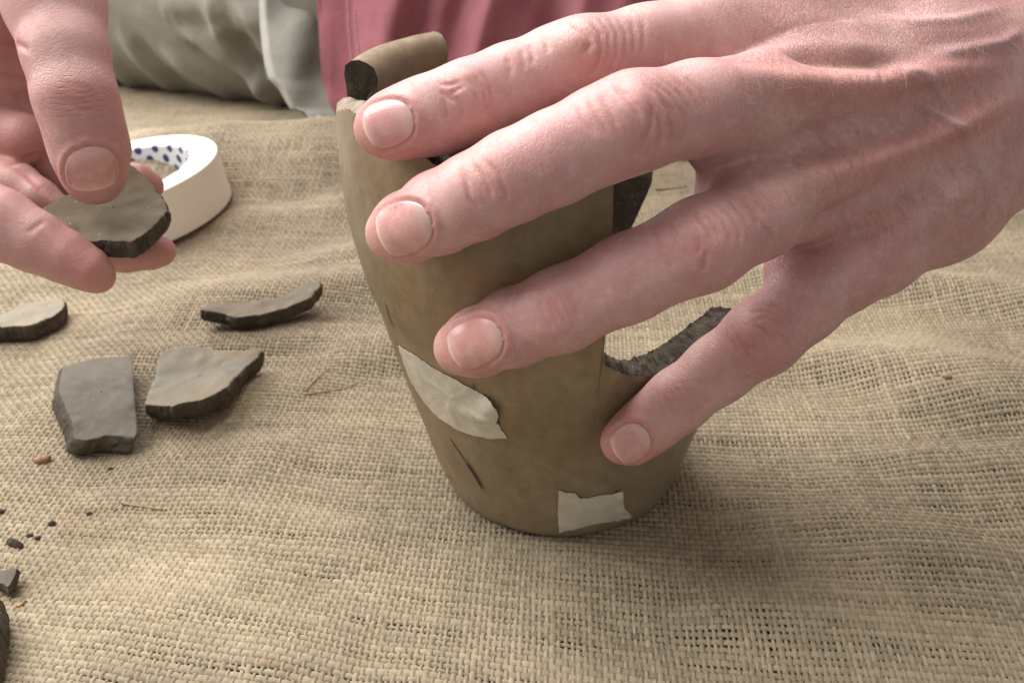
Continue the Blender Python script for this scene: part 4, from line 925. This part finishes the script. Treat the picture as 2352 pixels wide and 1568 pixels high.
# ------------------------------------------------------------------ loose sherds
def sherd(name, label, outline, th, lift, mats, curv=0.0, cdir=0.0, tilt=(0, 0), z=None, jit=0.018, group='loose pottery sherds', back=(0, 0), sub=7):
    """outline of the upper face in pixels; lift = height of that face above the cloth (or z = depth per vertex)"""
    o = np.asarray(outline, float)
    if z is None: pts = on_ground(o[:, 0], o[:, 1], lift)
    else:
        a_, b_, c_ = (P(*q) for q in z); pn = np.cross(b_ - a_, c_ - a_); rr_ = ray(o[:, 0], o[:, 1]); pts = CAM + rr_ * (((a_ - CAM) @ pn) / (rr_ @ pn))[:, None]
    cen0 = pts.mean(0)
    if z is None:
        base = np.mean(Hg(pts[:, 0], pts[:, 1])) + lift
        pts = np.array([CAM + ray(x, y) * ((base - CAM[2]) / ray(x, y)[2]) for x, y in o]); pts[:, 2] += tilt[0] * (pts[:, 0] - cen0[0]) + tilt[1] * (pts[:, 1] - cen0[1])
    # plane frame
    c = pts.mean(0); u, s_, vt = np.linalg.svd(pts - c); n = vt[2]; n = n if n[2] > 0 else -n
    e1 = vt[0]; e2 = np.cross(n, e1); A = np.stack([(pts - c) @ e1, (pts - c) @ e2], -1)
    b = []
    for p0, p1 in zip(A, np.roll(A, -1, 0)):
        m = max(2, int(np.linalg.norm(p1 - p0) / 0.09)); t = np.linspace(0, 1, m, endpoint=False)[:, None]; b.append(p0 + (p1 - p0) * t)
    b = np.concatenate(b)
    for _ in range(1): b = 0.5 * b + 0.25 * (np.roll(b, 1, 0) + np.roll(b, -1, 0))
    b = b + rng.normal(0, jit, b.shape); m = len(b); cc = b.mean(0)
    ca, sa = math.cos(cdir), math.sin(cdir)
    def lay(q, off, k=0.0):
        h = curv * ((q[:, 0] * ca + q[:, 1] * sa) ** 2) + 0.13 * hash_noise(q[:, 0] / 1.0 + 5, q[:, 1] / .8, int(abs(c[0]) * 100) % 97) + 0.05 * hash_noise(q[:, 0] / .35 + 5, q[:, 1] / .3, 17)
        return c + q[:, :1] * e1 + q[:, 1:] * e2 + n * (h + off)[:, None]
    rings, mats_r = [], []
    bk = np.array([np.array([back[0], back[1], 0.0]) @ e1, np.array([back[0], back[1], 0.0]) @ e2])
    K = [0.02, 0.12, 0.24, 0.36, 0.48, 0.6, 0.7, 0.8, 0.88, 0.94, 0.98]
    for k in K: rings.append(lay(cc + (b - cc) * k, 0 * b[:, 0])); mats_r.append(0)
    rings.append(lay(b, 0 * b[:, 0] - 0.015)); mats_r.append(1)
    out = np.stack([b[:, 0] - cc[0], b[:, 1] - cc[1]], -1); out /= np.linalg.norm(out, axis=1, keepdims=True) + 1e-9
    for t in (0.2, 0.4, 0.6, 0.8):
        q = b + out * (0.05 * math.sin(t * math.pi) + (0.5 * rng.normal(0, 0.03, m) + 0.5 * np.convolve(rng.normal(0, 0.07, m + 4), np.ones(5) / 5, 'valid'))[:, None]) + bk * t; rings.append(lay(q, -th * t + rng.normal(0, .015, m))); mats_r.append(1 if t < 0.7 else 2)
    for k in (0.98, 0.8, 0.5, 0.02): rings.append(lay(cc + bk + (b - cc) * k, 0 * b[:, 0] - th)); mats_r.append(2)
    V = np.concatenate(rings); F = grid_faces(len(rings), m, True); fm = np.repeat(mats_r[:-1], m)
    nn = np.cross(V[F[0][1]] - V[F[0][0]], V[F[0][3]] - V[F[0][0]])
    k0 = 5 * m; nn = np.cross(V[F[k0][1]] - V[F[k0][0]], V[F[k0][3]] - V[F[k0][0]])
    if nn @ n < 0: F = F[:, ::-1]
    og = c - n * th
    ob = mesh(name, V, F, mats, None, og, fm=fm, sharp=38)
    tag(ob, label, 'sherd', group); return ob
def z4(pts): return [(x * .4454, y * .4454 + 606) for x, y in pts]
def z1(pts): return [(x * .4454, y * .4454) for x, y in pts]
M_SHERDP = mat_clay('pale grey clay', (0.180, 0.160, 0.120), (0.235, 0.183, 0.108), 0.6, 0.9)
M3 = [M_SHERD, M_FRAC, M_FRAC2]; M3P = [M_SHERDP, M_FRAC, M_FRAC2]; M3G = [M_SHERDG, M_FRAC, M_FRAC2]
sherd('pottery_sherd', 'pale grey curved sherd cut off by the left edge below the holding hand', z4([(-120, 300), (0, 255), (110, 205), (220, 186), (325, 178), (332, 215), (310, 245), (268, 270), (160, 315), (0, 325), (-90, 330)]), 0.62, 0.75, M3P, curv=0.02, tilt=(0.03, -0.02))
sherd('pottery_sherd', 'long narrow grey sherd with black front edge beside the tape roll', z4([(1085, 195), (1200, 195), (1330, 192), (1430, 180), (1520, 140), (1600, 122), (1645, 122), (1662, 150), (1600, 195), (1500, 225), (1350, 260), (1240, 280), (1190, 276), (1160, 266), (1040, 268), (1040, 245)]), 0.50, 0.75, M3, curv=0.05, cdir=0.0, tilt=(0.03, 0.0))
sherd('pottery_sherd', 'dark grey squarish sherd with rounded rim along its right side', z4([(318, 512), (400, 495), (480, 480), (560, 475), (640, 465), (680, 455), (687, 520), (692, 620), (700, 760), (703, 850), (692, 875), (600, 862), (540, 858), (480, 872), (420, 878), (378, 872), (368, 800), (330, 720), (302, 660), (306, 590)]), 0.60, 0.85, M3G, curv=-0.02, cdir=0.0, tilt=(0.0, 0.02), back=(-0.35, -0.10), jit=0.009)
sherd('pottery_sherd', 'pale wavy sherd with pointed right corner and thick black edge', z4([(830, 480), (900, 458), (1000, 446), (1080, 452), (1150, 458), (1250, 466), (1300, 460), (1362, 450), (1330, 490), (1260, 540), (1215, 600), (1180, 650), (1120, 690), (1050, 730), (990, 745), (900, 748), (870, 738), (800, 722), (742, 714), (765, 650), (795, 590), (815, 530)]), 0.58, 0.85, M3P, curv=0.06, cdir=0.8, tilt=(0.05, 0.0))
sherd('pottery_sherd', 'grey-brown sherd pinched between thumb and fingers of the holding hand', z1([(210, 1082), (330, 1020), (430, 990), (540, 930), (590, 870), (625, 830), (680, 868), (740, 905), (800, 962), (845, 1030), (866, 1085), (830, 1140), (780, 1200), (730, 1260), (692, 1286), (560, 1262), (450, 1240), (380, 1190), (330, 1150), (240, 1120)]), 0.62, 0,
      [M_SHERD, M_FRAC2, M_FRAC2], curv=0.055, cdir=0.6, jit=0.016, z=[(93, 483, 28.3), (307, 572, 27.5), (278, 370, 30.4)])
z6 = lambda pts: [(x * .268, y * .268 + 1148) for x, y in pts]
sherd('pottery_sherd', 'small flat grey sherd at the left edge above the pale one', z6([(-60, 620), (20, 600), (60, 580), (140, 578), (152, 600), (130, 640), (100, 690), (65, 742), (0, 705), (-60, 690)]), 0.30, 0.5, M3G)
sherd('pottery_sherd', 'large pale sherd standing in the lower left corner', z6([(-260, 760), (-60, 775), (-10, 845), (0, 980), (-15, 1100), (-40, 1200), (-80, 1400), (-260, 1400)]), 0.7, 1.0, M3P, back=(0.12, -0.05))

# ------------------------------------------------------------------ roll of masking tape
def tape_roll():
    Ro, Ri, W = 5.15, 3.75, 2.4; c = P(258, 400, 49.2)
    ax = np.array([-0.17, -0.03, 1.0]); ax /= np.linalg.norm(ax); e1 = np.cross([0, 1.0, 0], ax); e1 /= np.linalg.norm(e1); e2 = np.cross(ax, e1)
    base = c - ax * W; root = empty('tape_roll', base)
    tag(root, 'roll of cream masking tape lying behind the held sherd', 'tape roll')
    a = np.linspace(0, 2 * math.pi, 160, endpoint=False); d = np.cos(a)[:, None] * e1 + np.sin(a)[:, None] * e2
    def lathe(name, prof, mats, fm, uv=False):
        rows = [c + d * r + ax * h for r, h in prof]; V = np.concatenate(rows); F = grid_faces(len(prof), len(a), True)
        n = np.cross(V[F[0][1]] - V[F[0][0]], V[F[0][3]] - V[F[0][0]])
        u = None
        if uv: u = np.concatenate([np.stack([a * 3.75 / 0.98, np.full(len(a), (h + W) / 1.12)], -1) for r, h in prof])
        o = mesh(name, V, F, mats, root, base, fm=np.repeat(fm, len(a)), sharp=35, uv=u)
        return o
    lathe('tape_body', [(Ri + .16, -W), (Ro - .05, -W), (Ro, -W + .05), (Ro, -0.6), (Ro, -.05), (Ro - .05, 0), (Ro - .5, .012), (Ri + .5, .0), (Ri + .16, -.005), (Ri + .16, -W)], [M_TAPE, M_TAPETOP], [0, 0, 0, 0, 0, 1, 1, 1, 0])
    lathe('card_core', [(Ri + .15, -.03), (Ri, -.05), (Ri, -W * .5), (Ri, -W + .02), (Ri + .15, -W + .02), (Ri + .15, -.03)], [M_CORE], [0] * 5, uv=True)
    # loose end of the tape lying a hair proud of the roll
    k = np.linspace(-1.9, -0.9, 26); V = []
    for A in k:
        dd = math.cos(A) * e1 + math.sin(A) * e2; r = Ro + .02
        V += [c + dd * r + ax * -W, c + dd * r + ax * (-W + .42 - 0.12 * (A + 1.4))]
    return root
tape_roll()

# ------------------------------------------------------------------ small bits lying on the cloth
def lump(name, label, cat, px, py, rx, ry, rz, mat, seed, group=None, lift=0.35):
    r = np.random.default_rng(seed); nu, nv = 12, 8; V = []
    for i in range(nv + 1):
        th = math.pi * i / nv
        for j in range(nu):
            ph = 2 * math.pi * j / nu; k = 1 + r.uniform(-.16, .16) if 0 < i < nv else 1
            V.append((rx * k * math.sin(th) * math.cos(ph), ry * k * math.sin(th) * math.sin(ph), rz * k * math.cos(th)))
    V = np.array(V); a = r.uniform(-.5, .5); R = np.array([[math.cos(a), -math.sin(a), 0], [math.sin(a), math.cos(a), 0], [0, 0, 1]]); V = V @ R.T
    p = on_ground(px, py)[0]; V = V + p + np.array([0, 0, rz * lift + .06])
    o = mesh(name, V, grid_faces(nv + 1, nu, True)[:, ::-1], mat, None, p); tag(o, label, cat, group); return o
lump('pebble', 'small reddish brown pebble in front of the dark squarish sherd', 'pebble', 99, 1063, .27, .17, .15, M_PEB, 1)
CR = 'dark crumbs scattered on the cloth'
for k, (x, y, r_, lb) in enumerate([(255, 1081, .09, 'tiny dark crumb right of the brown pebble'), (121, 1207, .12, 'brown crumb left of the flattened straw'), (207, 1184, .09, 'grey crumb beside the straw near the left edge'), (70, 1235, .11, 'dark crumb nearest the split brown fragment'),
                                    (88, 1240, .10, 'dark crumb right of the split brown fragment'), (5, 1180, .13, 'dark crumb cut by the left edge'), (2172, 868, .17, 'brown fibre knot on the cloth right of the little finger')]):
    lump('crumb', lb, 'crumb', x, y, r_, r_ * .8, r_ * .6, M_CRUMB if k != 6 else M_STRAW, 20 + k, CR)
lump('soil_fragment', 'elongated dark brown fragment by the left edge above the grey chip', 'soil fragment', 36, 1255, .34, .14, .13, M_CRUMB, 40)
def straw(label, pts, r, seed=0):
    q = np.asarray(pts, float); w = on_ground(q[:, 0], q[:, 1]); w[:, 2] += 0.10; og = w.mean(0)
    w2 = [w[0]]
    for a_, b_ in zip(w[:-1], w[1:]):
        for t in (0.33, 0.67, 1.0): w2.append(a_ + (b_ - a_) * t)
    w = np.array(w2); T = np.gradient(w, axis=0); T /= np.linalg.norm(T, axis=1, keepdims=True); A = np.cross(T, [0, 0, 1.0]); A /= np.linalg.norm(A, axis=1, keepdims=True); B = np.cross(T, A)
    n = 5; rad = r * np.linspace(1.0, 0.5, len(w)); V = np.concatenate([[w[i] + rad[i] * (math.cos(k * 2 * math.pi / n) * A[i] + math.sin(k * 2 * math.pi / n) * B[i]) for k in range(n)] for i in range(len(w))])
    o = mesh('straw', V, [list(f) for f in grid_faces(len(w), n, True)] + [list(range(n)), [len(V) - n + k for k in range(n)]], M_STRAW, None, og); tag(o, label, 'straw', 'straws on the cloth'); return o
straw('straight straw slanting up right of the wavy sherd', [(702, 902), (722, 880), (742, 862), (756, 850)], .032)
straw('thin straw lying flat toward the pot below the slanting one', [(698, 912), (740, 905), (790, 897), (818, 886)], .028)
straw('long flattened straw below the dark squarish sherd', [(280, 1162), (310, 1166), (345, 1170), (375, 1176)], .035)
straw('short straw near the left edge of the cloth', [(42, 1400), (52, 1393), (60, 1382)], .05)
straw('bent straw lying behind the pot between two fingers', [(1505, 440), (1540, 436), (1580, 432)], .06)

# ------------------------------------------------------------------ fine hair on the hand, loose fibres on the cloth
def strands(roots, dirs, nrm, length, width, droop, rr, segs=4):
    V, F = [], []
    for p, d, nn, L_ in zip(roots, dirs, nrm, length):
        side = np.cross(d, nn); side /= np.linalg.norm(side) + 1e-9; b0 = len(V); bend = rr.normal(0, 0.25)
        for k in range(segs + 1):
            t = k / segs; q = p + d * L_ * t + nn * (droop * L_ * 4 * t * (1 - t) * 0.25 + 0.004) + side * bend * L_ * t * t
            w = width * (1 - 0.75 * t)
            V += [q - side * w, q + side * w, q + nn * w]
        for k in range(segs):
            a = b0 + 3 * k; F += [[a, a + 1, a + 4, a + 3], [a + 1, a + 2, a + 5, a + 4], [a + 2, a, a + 3, a + 5]]
    return np.array(V), np.array(F)
hr = np.random.default_rng(33)
hand_l = [o for o in person.children if o.name.startswith('hand') and o.get('label', '').startswith('hand spread')][0]
LH2 = Surf(LH.V, LH.F)
hx, hy = hr.uniform(1700, 2345, 1500), hr.uniform(5, 560, 1500)
q = LH2.hit(hx, hy); q2 = LH2.hit(hx + 8 + hr.normal(0, 3, 1500), hy + 14 - 9 * np.clip((2100 - hx) / 300, 0, 1) + hr.normal(0, 4, 1500))
ok = np.isfinite(q).all(1) & np.isfinite(q2).all(1); ok &= np.linalg.norm(np.nan_to_num(q2 - q), axis=1) < 0.5
q, q2 = q[ok], q2[ok]; d = q2 - q; d /= np.linalg.norm(d, axis=1, keepdims=True); nn = np.tile(-FWD, (len(q), 1)); nn = nn - d * (nn * d).sum(1, keepdims=True); nn /= np.linalg.norm(nn, axis=1, keepdims=True)
hV, hF = strands(q, d, nn, hr.uniform(0.25, 0.75, len(q)), 0.0027, 0.4, hr)
M_HAIR = mat_plain('fair hair', (0.55, 0.38, 0.29), 0.45, 0.5, 500, 0.3)
tag(mesh('hair', hV, hF, M_HAIR, hand_l, PO), kind='stuff')
fxx, fyy = hr.uniform(-40, 2390, 1500), 1568 * (1 - hr.uniform(0, 1, 1500) ** 1.7 * 0.55)
g = on_ground(fxx, fyy); g[:, 2] += 0.06
an = hr.uniform(0, 2 * math.pi, len(g)); d = np.stack([np.cos(an), np.sin(an), hr.uniform(-0.1, 0.5, len(g))], -1); d /= np.linalg.norm(d, axis=1, keepdims=True)
nn = np.tile([0, 0, 1.0], (len(g), 1)); nn = nn - d * (nn * d).sum(1, keepdims=True); nn /= np.linalg.norm(nn, axis=1, keepdims=True)
fV, fF = strands(g, d, nn, hr.uniform(0.12, 0.5, len(g)), 0.0036, 0.8, hr)
M_FIB = mat_plain('jute fibre', (0.42, 0.35, 0.25), 0.7, 0.3, 400, 0.3)
tag(mesh('loose_fibres', fV, fF, M_FIB, cloth), kind='stuff')
